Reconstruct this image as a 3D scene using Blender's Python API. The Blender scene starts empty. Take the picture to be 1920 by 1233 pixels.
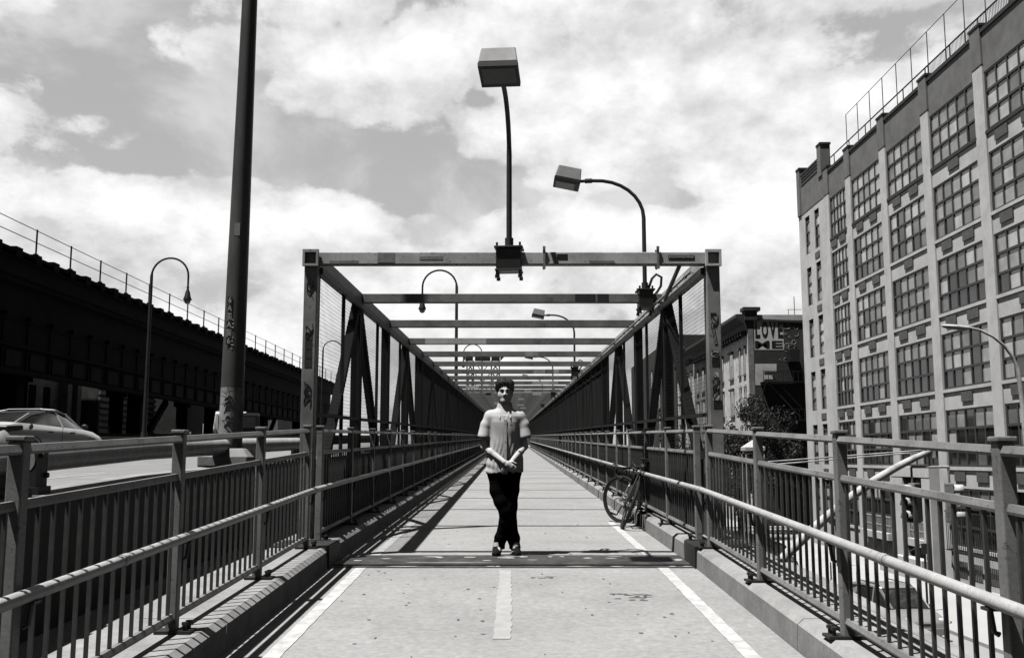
import bpy, bmesh, math, random
import numpy as np
from mathutils import Vector, Matrix, noise as mnoise
sc = bpy.context.scene
random.seed(7); np.random.seed(7)
R = math.radians
# ------------------------------------------------------------------ camera
CZ = 1.39
cam = bpy.data.cameras.new('camera'); camo = bpy.data.objects.new('camera', cam)
sc.collection.objects.link(camo); sc.camera = camo
cam.sensor_width = 36.0; cam.lens = 36.0 * 1867 / 1920
cam.clip_start = 0.05; cam.clip_end = 6000
camo.location = (0, 0, CZ); camo.rotation_euler = (R(90 + 7.43), 0, 0)
# ------------------------------------------------------------------ light
SUN = Vector((-0.318, -0.170, 1.0)).normalized()          # towards the sun
sl = bpy.data.lights.new('sun', 'SUN'); sl.energy = 5.0; sl.angle = R(0.5); sl.color = (1.0, 0.985, 0.96)
so = bpy.data.objects.new('sun', sl); sc.collection.objects.link(so)
so.location = (-20, -10, 60); so.rotation_euler = SUN.to_track_quat('Z', 'Y').to_euler()
sc.view_settings.view_transform = 'Standard'; sc.view_settings.look = 'None'
sc.cycles.diffuse_bounces = 0
sc.view_settings.exposure = 0.0; sc.view_settings.gamma = 1.0
# ------------------------------------------------------------------ sky
w = bpy.data.worlds.new('World'); sc.world = w; w.use_nodes = True
nt = w.node_tree; nt.nodes.clear()
def N(t, **k):
    n = nt.nodes.new(t)
    for a, b in k.items(): setattr(n, a, b)
    return n
def L(a, b): nt.links.new(a, b)
def MA(op, a, b=None, c=None, clamp=False):
    n = N('ShaderNodeMath', operation=op); n.use_clamp = clamp
    for i, q in enumerate((a, b, c)):
        if q is None: continue
        if isinstance(q, (int, float)): n.inputs[i].default_value = q
        else: L(q, n.inputs[i])
    return n.outputs[0]
def MR(v, a, b, c, d, smooth=True):
    n = N('ShaderNodeMapRange'); n.interpolation_type = 'SMOOTHSTEP' if smooth else 'LINEAR'
    L(v, n.inputs[0])
    for i, q in enumerate((a, b, c, d)): n.inputs[i + 1].default_value = q
    return n.outputs[0]
sky = N('ShaderNodeTexSky', sky_type='NISHITA'); sky.sun_disc = False
sky.sun_elevation = math.asin(SUN.z); sky.sun_rotation = math.atan2(SUN.x, SUN.y); sky.air_density = 0.6; sky.dust_density = 0.3
sep0 = N('ShaderNodeSeparateColor'); L(sky.outputs[0], sep0.inputs[0])
clear = MA('MULTIPLY', sep0.outputs[0], 0.05)             # a red-filtered black and white sky
tc = N('ShaderNodeTexCoord')
sx = N('ShaderNodeSeparateXYZ'); L(tc.outputs['Generated'], sx.inputs[0])
DX, DY, DZ = sx.outputs
cmb = N('ShaderNodeCombineXYZ'); L(DX, cmb.inputs[0]); L(MA('MULTIPLY', DY, 0.6), cmb.inputs[1]); L(MA('MULTIPLY', DZ, 1.45), cmb.inputs[2])
def NZ(scale, det=8, rough=.55, dist=0.0, off=(0, 0, 0)):
    mp = N('ShaderNodeMapping'); mp.inputs['Location'].default_value = off; L(cmb.outputs[0], mp.inputs[0])
    n = N('ShaderNodeTexNoise'); n.inputs['Scale'].default_value = scale; n.inputs['Detail'].default_value = det
    n.inputs['Roughness'].default_value = rough; n.inputs['Distortion'].default_value = dist
    L(mp.outputs[0], n.inputs['Vector']); return n.outputs[0]
def px_dir(px, py):
    c, s = math.cos(R(7.43)), math.sin(R(7.43)); a = (px - 960) / 1867; b = (616.5 - py) / 1867
    return Vector((a, c - b * s, s + b * c)).normalized()
def VO(scale, off):
    mp = N('ShaderNodeMapping'); mp.inputs['Location'].default_value = off; L(cmb.outputs[0], mp.inputs[0])
    wn = N('ShaderNodeTexNoise'); wn.inputs['Scale'].default_value = scale * .9; wn.inputs['Detail'].default_value = 4; L(mp.outputs[0], wn.inputs['Vector'])
    sc1 = N('ShaderNodeVectorMath', operation='SCALE'); L(wn.outputs[1], sc1.inputs[0]); sc1.inputs['Scale'].default_value = .9 / scale
    ad = N('ShaderNodeVectorMath', operation='ADD'); L(mp.outputs[0], ad.inputs[0]); L(sc1.outputs[0], ad.inputs[1])
    v = N('ShaderNodeTexVoronoi', feature='F1'); v.inputs['Scale'].default_value = scale; L(ad.outputs[0], v.inputs['Vector'])
    return MA('SUBTRACT', .75, v.outputs['Distance'])
def SOFT(dz):
    return MA('ADD', MA('MULTIPLY', NZ(3.4, 7, .54, .15, (3.1, 0, 1.7 + dz)), .43), MA('ADD', MA('MULTIPLY', NZ(10.0, 8, .64, .1, (.3, 0, 5.2 + dz)), .30), MA('MULTIPLY', NZ(28.0, 6, .62, .1, (2.3, 0, 1.2 + dz)), .05)))
soft0 = SOFT(0); soft1 = SOFT(.045)
vo = MA('ADD', MA('MULTIPLY', VO(9, (1, 0, 2)), .6), MA('MULTIPLY', VO(22, (4, 0, 1)), .4))
dens = MA('ADD', soft0, MA('MULTIPLY', vo, .24))
# clear gaps between the clouds, and the thick banks, as directions in the sky (x, y, radius x, radius y, amount)
SPOTS = [(830, 350, 170, 55, -.15), (450, 290, 220, 42, -.13), (240, 190, 110, 30, -.13), (585, 258, 55, 28, -.08),
         (150, 95, 300, 50, -.03), (640, 270, 110, 40, -.09), (80, 60, 180, 60, -.04), (900, 190, 45, 26, -.10), (1170, 372, 190, 22, -.10), (700, 190, 150, 45, -.05), (1280, 50, 330, 50, .0),
         (50, 420, 130, 36, -.09), (150, 305, 80, 18, -.07), (1040, 440, 70, 22, -.05), (430, 30, 300, 30, -.02), (660, 480, 60, 25, -.05),
         (360, 390, 330, 70, .12), (620, 395, 60, 40, .10), (130, 240, 190, 38, .10), (1150, 200, 330, 120, .12), (1330, 430, 220, 40, .12), (930, 285, 100, 60, .08),
         (640, 110, 150, 60, .06), (560, 560, 320, 60, .06), (1600, 250, 250, 200, .10)]
for px, py, rx, ry, am in SPOTS:
    d = px_dir(px, py)
    ax = MA('MULTIPLY', MA('SUBTRACT', DX, d.x), 1867 / rx); az = MA('MULTIPLY', MA('SUBTRACT', DZ, d.z), 1867 / ry)
    e = MA('POWER', 2.718, MA('MULTIPLY', MA('ADD', MA('MULTIPLY', ax, ax), MA('MULTIPLY', az, az)), -1.0))
    e = MA('MULTIPLY', e, MA('GREATER_THAN', DY, 0.0))
    dens = MA('ADD', dens, MA('MULTIPLY', e, am * (1.25 if am < 0 else .9)))
cl = MR(dens, .39, .44, 0, 1)
core = MR(dens, .39, .60, 0, 1)
lit = MR(MA('SUBTRACT', soft0, soft1), -.06, .06, 0, 1, False)     # cloud flanks turned to the sun
low = MR(DZ, .02, .42, 1.0, .0)                            # clouds and haze crowd the lower sky
front = MR(DY, .30, .80, .05, 1.0)
zone = MA('MULTIPLY', MR(DZ, .45, .60, 1.0, .04), front)  # unseen sky overhead and behind is dimmed by hand to weaken the fill light
veil = MA('MULTIPLY', MA('ADD', .43, MA('ADD', MA('MULTIPLY', low, .10), MR(NZ(5.0, 9, .6, .3, (7, 0, 0)), .42, .66, 0, .26))), zone)
cb_ = MA('ADD', .60, MA('ADD', MA('MULTIPLY', core, .20), MA('MULTIPLY', lit, .26)))
lum = MA('ADD', MA('MULTIPLY', veil, MA('SUBTRACT', 1.0, cl)), MA('MULTIPLY', MA('MULTIPLY', cl, zone), cb_))
lum = MA('ADD', lum, MA('MULTIPLY', clear, .35))
below = MR(DZ, -.08, -.01, .12, 1.0)
lum = MA('MULTIPLY', lum, below)
cc = N('ShaderNodeCombineColor'); L(lum, cc.inputs[0]); L(lum, cc.inputs[1]); L(lum, cc.inputs[2])
bg = N('ShaderNodeBackground'); bg.inputs[1].default_value = 1.0; L(cc.outputs[0], bg.inputs[0])
wo = N('ShaderNodeOutputWorld'); L(bg.outputs[0], wo.inputs[0])

# ------------------------------------------------------------------ helpers
S1, YJ, S2 = .041, 9.5, .0225
def g(y): return S1 * y if y < YJ else S1 * YJ + S2 * (y - YJ)   # height of the walkway deck along the bridge
def mat(name, v, rough=.75, var=.18, scale=6.0, bump=0.0, metal=0.0, spec=.4, stain=0.0, stain_scale=.7, stretch=(1, 1, 1), speck=0.0, det=8, chips=0.0):
    m = bpy.data.materials.new(name); m.use_nodes = True
    t = m.node_tree; b = t.nodes['Principled BSDF']
    b.inputs['Roughness'].default_value = rough; b.inputs['Metallic'].default_value = metal
    b.inputs['Specular IOR Level'].default_value = spec
    co = t.nodes.new('ShaderNodeTexCoord'); mp = t.nodes.new('ShaderNodeMapping'); mp.inputs['Scale'].default_value = stretch
    t.links.new(co.outputs['Object'], mp.inputs[0])
    def nz(s, d=8, r=.6):
        n = t.nodes.new('ShaderNodeTexNoise'); n.inputs['Scale'].default_value = s; n.inputs['Detail'].default_value = d; n.inputs['Roughness'].default_value = r
        t.links.new(mp.outputs[0], n.inputs['Vector']); return n.outputs[0]
    def mr(x, a, bb, c, d):
        n = t.nodes.new('ShaderNodeMapRange'); t.links.new(x, n.inputs[0])
        for i, q in enumerate((a, bb, c, d)): n.inputs[i + 1].default_value = q
        return n.outputs[0]
    def mul(x, y):
        n = t.nodes.new('ShaderNodeMath'); n.operation = 'MULTIPLY'; t.links.new(x, n.inputs[0]); t.links.new(y, n.inputs[1]); return n.outputs[0]
    n1 = nz(scale, det)
    f = mr(n1, .3, .7, v * (1 - var), v * (1 + var))
    if stain: f = mul(f, mr(nz(stain_scale, 6, .65), .42, .62, 1.0, 1.0 - stain))
    if speck: f = mul(f, mr(nz(scale * 9, 3, .7), .3, .7, 1 - speck, 1 + speck))
    if chips: f = mul(f, mr(nz(22, 5, .75), .60, .63, 1.0, 1.0 - chips)); f = mul(f, mr(nz(3.1, 6, .7), .63, .67, 1.0, 1.0 - chips * .8))
    c = t.nodes.new('ShaderNodeCombineColor')
    for i in range(3): t.links.new(f, c.inputs[i])
    t.links.new(c.outputs[0], b.inputs['Base Color'])
    if bump:
        bp = t.nodes.new('ShaderNodeBump'); bp.inputs['Strength'].default_value = bump; bp.inputs['Distance'].default_value = .01
        t.links.new(nz(scale * 4, 6), bp.inputs['Height']); t.links.new(bp.outputs[0], b.inputs['Normal'])
    return m
def brick_mat(name, v, mortar, bw=.21, bh=.075, var=.3, stain=.3):
    m = bpy.data.materials.new(name); m.use_nodes = True; t = m.node_tree; b = t.nodes['Principled BSDF']; b.inputs['Roughness'].default_value = .9
    co = t.nodes.new('ShaderNodeTexCoord'); s = t.nodes.new('ShaderNodeSeparateXYZ'); t.links.new(co.outputs['Object'], s.inputs[0])
    ad = t.nodes.new('ShaderNodeMath'); t.links.new(s.outputs[0], ad.inputs[0]); t.links.new(s.outputs[1], ad.inputs[1])
    cb = t.nodes.new('ShaderNodeCombineXYZ'); t.links.new(ad.outputs[0], cb.inputs[0]); t.links.new(s.outputs[2], cb.inputs[1])
    br = t.nodes.new('ShaderNodeTexBrick'); br.inputs['Scale'].default_value = 1; br.inputs['Brick Width'].default_value = bw; br.inputs['Row Height'].default_value = bh
    br.inputs['Mortar Size'].default_value = .008
    for k, q in (('Color1', v * (1 - var)), ('Color2', v * (1 + var)), ('Mortar', mortar)): br.inputs[k].default_value = (q, q, q, 1)
    t.links.new(cb.outputs[0], br.inputs['Vector'])
    nz = t.nodes.new('ShaderNodeTexNoise'); nz.inputs['Scale'].default_value = .6; nz.inputs['Detail'].default_value = 8; t.links.new(co.outputs['Object'], nz.inputs['Vector'])
    mr = t.nodes.new('ShaderNodeMapRange'); t.links.new(nz.outputs[0], mr.inputs[0])
    for i, q in enumerate((.35, .65, 1 + stain * .3, 1 - stain)): mr.inputs[i + 1].default_value = q
    mx = t.nodes.new('ShaderNodeVectorMath'); mx.operation = 'SCALE'; t.links.new(br.outputs['Color'], mx.inputs[0]); t.links.new(mr.outputs[0], mx.inputs['Scale'])
    t.links.new(mx.outputs[0], b.inputs['Base Color']); return m
def glass(name, v, rough=.08, spec=.6): return mat(name, v, rough, .25, 1.2, 0, 0, spec)

M = dict(
    asphalt=mat('path_surface', .41, .9, .07, 2.2, .15, stain=.11, stain_scale=.7, speck=.17),
    white=mat('white_paint', .74, .7, .10, 5, stain=.25, stain_scale=7, chips=.35),
    worn=mat('worn_white_paint', .52, .8, .12, 9, stain=.10, stain_scale=5),
    concrete=mat('kerb_concrete', .41, .9, .16, 4, .3, stain=.25, stain_scale=1.4, speck=.12),
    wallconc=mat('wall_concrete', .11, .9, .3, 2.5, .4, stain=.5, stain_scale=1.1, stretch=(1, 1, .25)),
    steel=mat('painted_steel', .34, .6, .24, 7, .12, stain=.4, stain_scale=3.5, speck=.15, chips=.55),
    picket=mat('picket_steel', .085, .6, .25, 7, .05, stain=.4, stain_scale=3),
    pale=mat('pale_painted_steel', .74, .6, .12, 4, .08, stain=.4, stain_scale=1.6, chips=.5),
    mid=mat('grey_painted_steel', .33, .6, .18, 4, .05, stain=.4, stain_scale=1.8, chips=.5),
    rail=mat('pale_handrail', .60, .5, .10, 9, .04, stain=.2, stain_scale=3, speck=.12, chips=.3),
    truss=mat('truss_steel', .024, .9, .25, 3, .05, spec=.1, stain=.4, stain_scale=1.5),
    pole=mat('pole_steel', .11, .5, .25, 3, .05, stain=.45, stain_scale=1.2, stretch=(1, 1, .4)),
    sleeve=mat('pale_pole_base', .42, .8, .25, 6, .2, stain=.7, stain_scale=3.5, stretch=(1, 1, .5)),
    dark=mat('dark_steel', .045, .65, .3, 5, .05, stain=.4),
    black=mat('black_metal', .02, .5, .2, 8),
    wire=mat('fence_wire', .03, .8, .2, 4, spec=.15),
    panel=mat('kick_panel_steel', .11, .65, .22, 2.5, .05, stain=.45, stain_scale=1.5, stretch=(1, 1, .3)),
    plate=mat('joint_plate', .085, .6, .45, 7, .2, stain=.5, stain_scale=3, speck=.3),
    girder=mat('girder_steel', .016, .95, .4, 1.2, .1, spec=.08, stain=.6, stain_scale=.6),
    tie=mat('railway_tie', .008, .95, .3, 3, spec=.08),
    road=mat('road_asphalt', .30, .95, .15, 1.5, .1, speck=.15),
    street=mat('street_asphalt', .46, .95, .12, .8, .1, stain=.15, stain_scale=.2),
    side=mat('sidewalk_concrete', .60, .95, .10, .7, .1, stain=.15, stain_scale=.35),
    ground=mat('ground_dirt', .10, 1, .3, .05),
    facade=mat('factory_facade', .82, .9, .09, 1.6, .15, stain=.16, stain_scale=.45, speck=.07),
    parapet=mat('factory_parapet', .26, .9, .12, 2, .1, stain=.2),
    coping=mat('dark_coping', .06, .8, .2, 2),
    vent=mat('vent_metal', .13, .6, .25, 3),
    frame=mat('window_frame', .075, .6, .2, 3),
    wframe=mat('pale_window_frame', .55, .6, .1, 3),
    gl1=glass('glass_dark', .03), gl2=glass('glass_mid', .24), gl3=glass('glass_curtain', .48), gl4=glass('glass_bright', .72),
    mural=mat('mural_paint', .92, .8, .08, 6, stain=.22, stain_scale=3),
    whitewall=mat('white_brick_facade', .84, .9, .13, 1.6, .1, stain=.25, stain_scale=.5),
    brick=brick_mat('dark_brick', .055, .09),
    greybrick=brick_mat('grey_brick', .30, .36),
    bark=mat('bark', .06, .95, .3, 6, .5),
    leaf=mat('leaf', .045, .6, .45, 3),
    chrome=mat('bright_metal', .55, .3, .1, 5, metal=.8),
    rubber=mat('rubber', .018, .75, .2, 10),
    carwhite=mat('white_car_paint', .88, .22, .05, 2, spec=.6),
    silver=mat('silver_car_paint', .50, .28, .06, 2, metal=.4, spec=.6),
    carblack=mat('black_car_paint', .02, .2, .1, 2, spec=.6),
    carglass=mat('car_glass', .035, .06, .3, 2, spec=.8),
    lamp=mat('lamp_housing', .42, .6, .12, 7, .05, stain=.2, stain_scale=4),
    lens=mat('lamp_lens', .06, .35, .35, 6),
    skin=mat('skin', .72, .6, .08, 14, .02, spec=.25), shirt=mat('shirt_cloth', .70, .95, .05, 26, .06, speck=.05),
    trouser=mat('black_trousers', .006, .95, .3, 12, spec=.02), hair=mat('dark_hair', .011, .6, .4, 60, .4),
    shoe=mat('dark_shoe', .012, .8, .4, 20, spec=.15), sock=mat('white_sock', .7, .9, .05, 20),
    sticker=mat('black_sticker', .015, .5, .3, 10), paper=mat('white_print', .66, .6, .12, 10),
)
class MB:
    def __init__(s): s.v = []; s.f = []; s.mi = []; s.m = 0
    def add(s, vs, fs):
        o = len(s.v); s.v += [tuple(p) for p in vs]
        for f in fs: s.f.append(tuple(i + o for i in f)); s.mi.append(s.m)
        return s
    def hexa(s, p):  # 8 points: bottom 4 ccw, top 4 ccw
        return s.add(p, [(3, 2, 1, 0), (4, 5, 6, 7), (0, 1, 5, 4), (1, 2, 6, 5), (2, 3, 7, 6), (3, 0, 4, 7)])
    def box(s, x0, x1, y0, y1, z0, z1):
        return s.hexa([(x0, y0, z0), (x1, y0, z0), (x1, y1, z0), (x0, y1, z0), (x0, y0, z1), (x1, y0, z1), (x1, y1, z1), (x0, y1, z1)])
    def cb(s, c, d): return s.box(c[0] - d[0] / 2, c[0] + d[0] / 2, c[1] - d[1] / 2, c[1] + d[1] / 2, c[2] - d[2] / 2, c[2] + d[2] / 2)
    def sbox(s, x0, x1, y0, y1, h0, h1):  # box that follows the slope of the bridge deck
        ys = [y0] + ([YJ] if y0 < YJ < y1 else []) + [y1]
        for a, b in zip(ys, ys[1:]):
            s.hexa([(x0, a, g(a) + h0), (x1, a, g(a) + h0), (x1, b, g(b) + h0), (x0, b, g(b) + h0), (x0, a, g(a) + h1), (x1, a, g(a) + h1), (x1, b, g(b) + h1), (x0, b, g(b) + h1)])
        return s
    def bar(s, p0, p1, wd, ht, up=(0, 0, 1), wd1=None, ht1=None):
        p0, p1 = Vector(p0), Vector(p1); d = (p1 - p0).normalized(); u = Vector(up)
        if abs(d.dot(u)) > .98: u = Vector((0, 1, 0))
        sd = d.cross(u).normalized(); u = sd.cross(d).normalized(); q = []
        for p, a, b in ((p0, wd, ht), (p1, wd1 or wd, ht1 or ht)):
            q.append([p - sd * a / 2 - u * b / 2, p + sd * a / 2 - u * b / 2, p + sd * a / 2 + u * b / 2, p - sd * a / 2 + u * b / 2])
        return s.add(q[0] + q[1], [(3, 2, 1, 0), (4, 5, 6, 7), (0, 1, 5, 4), (1, 2, 6, 5), (2, 3, 7, 6), (3, 0, 4, 7)])
    def tube(s, pts, r, n=8, caps=True):
        pts = [Vector(p) for p in pts]; k = len(pts); rs = r if isinstance(r, (list, tuple)) else [r] * k
        t0 = (pts[1] - pts[0]).normalized(); u = Vector((0, 0, 1)) if abs(t0.z) < .9 else Vector((1, 0, 0))
        u = (u - t0 * u.dot(t0)).normalized(); vs = []
        for i, p in enumerate(pts):
            t = ((pts[min(i + 1, k - 1)] - pts[max(i - 1, 0)])).normalized()
            u = (u - t * u.dot(t)).normalized(); b = t.cross(u)
            for j in range(n):
                a = 2 * math.pi * j / n; vs.append(p + (u * math.cos(a) + b * math.sin(a)) * rs[i])
        fs = []
        for i in range(k - 1):
            for j in range(n): fs.append((i * n + j, i * n + (j + 1) % n, (i + 1) * n + (j + 1) % n, (i + 1) * n + j))
        if caps: fs += [tuple(range(n))[::-1], tuple((k - 1) * n + j for j in range(n))]
        return s.add(vs, fs)
    def ring(s, c, axis, rad, r, n=40, m=8):  # torus
        a = Vector(axis).normalized(); u = a.orthogonal().normalized(); b = a.cross(u); c = Vector(c); vs = []; fs = []
        for i in range(n):
            t = 2 * math.pi * i / n; d = u * math.cos(t) + b * math.sin(t)
            for j in range(m):
                q = 2 * math.pi * j / m; vs.append(c + d * (rad + r * math.cos(q)) + a * r * math.sin(q))
        for i in range(n):
            for j in range(m): fs.append((i * m + j, ((i + 1) % n) * m + j, ((i + 1) % n) * m + (j + 1) % m, i * m + (j + 1) % m))
        return s.add(vs, fs)
    def prism(s, poly, fn0, fn1):  # poly of 2d points, two placing functions
        n = len(poly); vs = [fn0(*p) for p in poly] + [fn1(*p) for p in poly]
        return s.add(vs, [tuple(range(n))[::-1], tuple(range(n, 2 * n))] + [(i, (i + 1) % n, n + (i + 1) % n, n + i) for i in range(n)])
    def loft(s, secs, close=True):
        n = len(secs[0]); vs = [p for q in secs for p in q]; fs = []
        for i in range(len(secs) - 1):
            for j in range(n if close else n - 1):
                a, b = j, (j + 1) % n; fs.append((i * n + a, i * n + b, (i + 1) * n + b, (i + 1) * n + a))
        if close: fs += [tuple(range(n))[::-1], tuple((len(secs) - 1) * n + j for j in range(n))]
        return s.add(vs, fs)
    def ell(s, c, r, n=14, m=9):
        vs = []; fs = []
        for i in range(m + 1):
            t = math.pi * i / m
            for j in range(n):
                p = 2 * math.pi * j / n; vs.append((c[0] + r[0] * math.sin(t) * math.cos(p), c[1] + r[1] * math.sin(t) * math.sin(p), c[2] + r[2] * math.cos(t)))
        for i in range(m):
            for j in range(n): fs.append((i * n + j, (i + 1) * n + j, (i + 1) * n + (j + 1) % n, i * n + (j + 1) % n))
        return s.add(vs, fs)
    def text(s, txt, size, place, ext=.003, bold=0.0, wide=1.0):  # place maps (x, y, z) of the lettering to the scene
        cu = bpy.data.curves.new('lettering', 'FONT'); cu.body = txt; cu.size = size; cu.extrude = ext; cu.offset = bold
        cu.align_x = 'CENTER'; cu.align_y = 'CENTER'; cu.resolution_u = 3
        o = bpy.data.objects.new('lettering', cu); me = bpy.data.meshes.new_from_object(o)
        s.add([place(v.co.x * wide, v.co.y, v.co.z) for v in me.vertices], [tuple(p.vertices) for p in me.polygons])
        bpy.data.objects.remove(o); bpy.data.curves.remove(cu); bpy.data.meshes.remove(me); return s
def obj(name, mb, m, parent=None, smooth=False, fix=True, local=False, bevel=0, kind=None):
    me = bpy.data.meshes.new(name)
    off = Vector((0, 0, 0))
    if parent is not None and not local:
        q = parent
        while q is not None: off += q.location; q = q.parent
    me.from_pydata([(a - off.x, b - off.y, c - off.z) for a, b, c in mb.v], [], mb.f)
    ms = m if isinstance(m, (list, tuple)) else [m]
    for q in ms: me.materials.append(q)
    if len(ms) > 1: me.polygons.foreach_set('material_index', mb.mi)
    if fix:
        bm = bmesh.new(); bm.from_mesh(me); bmesh.ops.remove_doubles(bm, verts=bm.verts, dist=1e-6); bmesh.ops.recalc_face_normals(bm, faces=bm.faces); bm.to_mesh(me); bm.free()
    if smooth:
        me.polygons.foreach_set('use_smooth', [True] * len(me.polygons)); me.set_sharp_from_angle(angle=R(42))
    me.update()
    o = bpy.data.objects.new(name, me); sc.collection.objects.link(o); o.parent = parent
    if bevel:
        b = o.modifiers.new('bevel', 'BEVEL'); b.width = bevel; b.segments = 2; b.limit_method = 'ANGLE'; b.angle_limit = R(50)
    if kind: o['kind'] = kind
    return o
def tag(o, label, cat, group=None):
    o['label'] = label; o['category'] = cat
    if group: o['group'] = group
    return o
def thing(name, label, cat, loc=(0, 0, 0), group=None, rz=0):
    o = bpy.data.objects.new(name, None); sc.collection.objects.link(o); o.location = loc; o.rotation_euler = (0, 0, rz); o.empty_display_size = .2
    return tag(o, label, cat, group)
def struct(name, mb, m, **k): return obj(name, mb, m, kind='structure', **k)
def dup(root, loc, label, rz=None):
    def cp(o, par):
        c = o.copy(); sc.collection.objects.link(c); c.parent = par
        for ch in o.children: cp(ch, c)
        return c
    kids = list(root.children)
    r = root.copy(); sc.collection.objects.link(r); r.location = loc; r['label'] = label
    if rz is not None: r.rotation_euler = (0, 0, rz)
    for ch in kids: cp(ch, r)
    return r
# ================================================================== the ground, streets and the bridge deck
GZ = -5.0
struct('ground', MB().box(-900, 900, -300, 3000, GZ - .6, GZ - .05), M['ground'])
struct('street', MB().box(3.2, 16.2, -40, 84, GZ - .05, GZ), M['street'])
b = MB().box(3.2, 120, 78.6, 94.2, GZ - .045, GZ + .004); struct('cross_street', b, M['street'])
struct('sidewalk', MB().box(16.2, 30, -40, 78.6, GZ - .05, GZ + .13).box(18, 60, 94.2, 170, GZ - .05, GZ + .13), M['side'])
PE = 240
struct('path', MB().sbox(-1.72, 1.72, -4, 9.45, -.3, 0).sbox(-1.72, 1.72, 10.36, PE, -.3, 0), M['asphalt'])
struct('bridge_deck', MB().sbox(-3.64, 2.9, -4, PE, -1.0, -.31), M['wallconc'])
# painted lines
b = MB()
def strip(bb, x0, x1, y0, y1, n=40, j=.004, h=.004):
    ys = [y0 + (y1 - y0) * i / n for i in range(n + 1)]
    vs = []
    for y in ys: vs += [(x0 + random.uniform(-j, j), y, g(y) + h), (x1 + random.uniform(-j, j), y, g(y) + h)]
    bb.add(vs, [(2 * i, 2 * i + 1, 2 * i + 3, 2 * i + 2) for i in range(n)])
for s in (-1, 1):
    strip(b, s * 1.40 - .05, s * 1.40 + .05, -3, 9.44, 160)
    strip(b, s * 1.40 - .048, s * 1.40 + .048, 10.37, 14.4, 60)
struct('edge_line', b, M['white'])
b = MB(); strip(b, -.115, -.005, 6.47, 9.30, 34, .010); strip(b, -.115, -.005, 1.2, 3.6, 34, .010); strip(b, -.11, -.01, 14.2, 14.21, 2, 0)
struct('centre_line', b, M['worn'])
b = MB()
def blot(x, y, lx, ly, n=8, h=.003):
    pts = [(x + lx * math.cos(2 * math.pi * i / n) * random.uniform(.6, 1.1), y + ly * math.sin(2 * math.pi * i / n) * random.uniform(.6, 1.1)) for i in range(n)]
    b.add([(p, q, g(q) + h) for p, q in pts], [tuple(range(n))])
for i in range(70): x = random.uniform(-1.3, 1.3); blot(x, random.uniform(3.8, 9.3), random.uniform(.006, .02), random.uniform(.008, .03))
for i in range(50): x = random.uniform(-1.2, 1.3); blot(x, random.uniform(10.5, 22), random.uniform(.006, .02), random.uniform(.01, .04))
for i in range(22): blot(.93 + random.uniform(-.14, .14), 7.95 + random.uniform(-.16, .16), random.uniform(.01, .05), random.uniform(.008, .025))
for i in range(14): blot(.28 + random.uniform(-.12, .12), 8.9 + random.uniform(-.05, .05), random.uniform(.01, .03), random.uniform(.006, .015))
struct('path_stain', b, mat('path_stain_dirt', .15, .9, .3, 10), fix=False)
# kerbs with a chamfered lip, cut into blocks
def kerb(name, s, cuts):
    bb = MB()
    prof = [(1.695, -.25), (1.712, .155), (1.752, .19), (2.24, .19), (2.24, -.25)]
    for y0, y1 in cuts:
        a = y0
        while a < y1 - .01:
            e = min(y1, a + 3.05)
            for p, q in ((a + .006, e - .006),):
                ys = [p] + ([YJ] if p < YJ < q else []) + [q]
                bb.loft([[(s * x, y, g(y) + z) for x, z in prof] for y in ys])
            a = e
    return struct(name, bb, M['concrete'])
kerb('kerb', -1, [(-3, 9.42), (9.95, PE)])
kerb('kerb', 1, [(-3, 9.42), (10.02, 12.95), (13.8, PE)])
# lower ledges outside the railings
struct('ledge', MB().sbox(-3.3, -2.25, -4, PE, -.32, -.12), M['concrete'])
struct('ledge', MB().sbox(2.25, 2.90, -4, PE, -.32, -.20), M['concrete'])
struct('ledge_beam', MB().sbox(2.76, 2.90, -4, PE, -.196, -.085), M['concrete'])
# roadway on the left
struct('road', MB().sbox(-17.4, -3.66, -30, PE, -.3, .48), M['road'])
b = MB()
for y in range(-10, 200, 9): b.sbox(-8.1, -7.98, y, y + 3, .484, .486).sbox(-12.6, -12.48, y, y + 3, .484, .486)
b.sbox(-4.1, -3.98, -20, PE, .484, .486)
struct('lane_marking', b, M['worn'])
# expansion joint between the two spans: plate, gap, lower lip
ej = thing('expansion_joint', 'dark scuffed steel expansion joint plate across the path at the first frame', 'expansion joint', (0, 9.9, g(9.9)))
b = MB().sbox(-1.70, 1.70, 9.625, 10.36, -.05, .012); obj('cover_plate', b, M['plate'], ej)
obj('lip_plate', MB().sbox(-1.70, 1.70, 9.45, 9.56, -.05, .006), M['plate'], ej)
obj('gap_seal', MB().sbox(-1.70, 1.70, 9.56, 9.625, -.2, -.03), M['black'], ej)
b = MB()
def scuff(x, y, lx, ly, h=.0145, n=9):
    pts = [(x + lx * math.cos(2 * math.pi * i / n) * random.uniform(.7, 1.1), y + ly * math.sin(2 * math.pi * i / n) * random.uniform(.5, 1.2)) for i in range(n)]
    b.add([(p, q, g(q) + h) for p, q in pts], [tuple(range(n))])
for x, y, lx, ly in [(-1.25, 10.05, .06, .03), (-.78, 10.2, .12, .03), (-.72, 10.14, .05, .05), (-.42, 10.17, .07, .05), (-.05, 10.12, .1, .06), (.0, 10.25, .12, .03), (.12, 10.2, .05, .05), (-.55, 9.74, .42, .022), (-.9, 9.75, .12, .018), (.38, 10.2, .03, .05), (.5, 10.22, .03, .04),
                     (.75, 10.1, .05, .05), (.98, 10.08, .07, .03), (1.03, 10.22, .1, .02), (1.24, 9.92, .07, .03), (1.42, 9.92, .06, .03), (1.5, 10.1, .05, .03), (-1.5, 9.9, .05, .05), (1.62, 9.95, .06, .07), (.2, 9.95, .06, .02), (-.25, 9.9, .05, .03)]: scuff(x, y, lx, ly)
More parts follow.
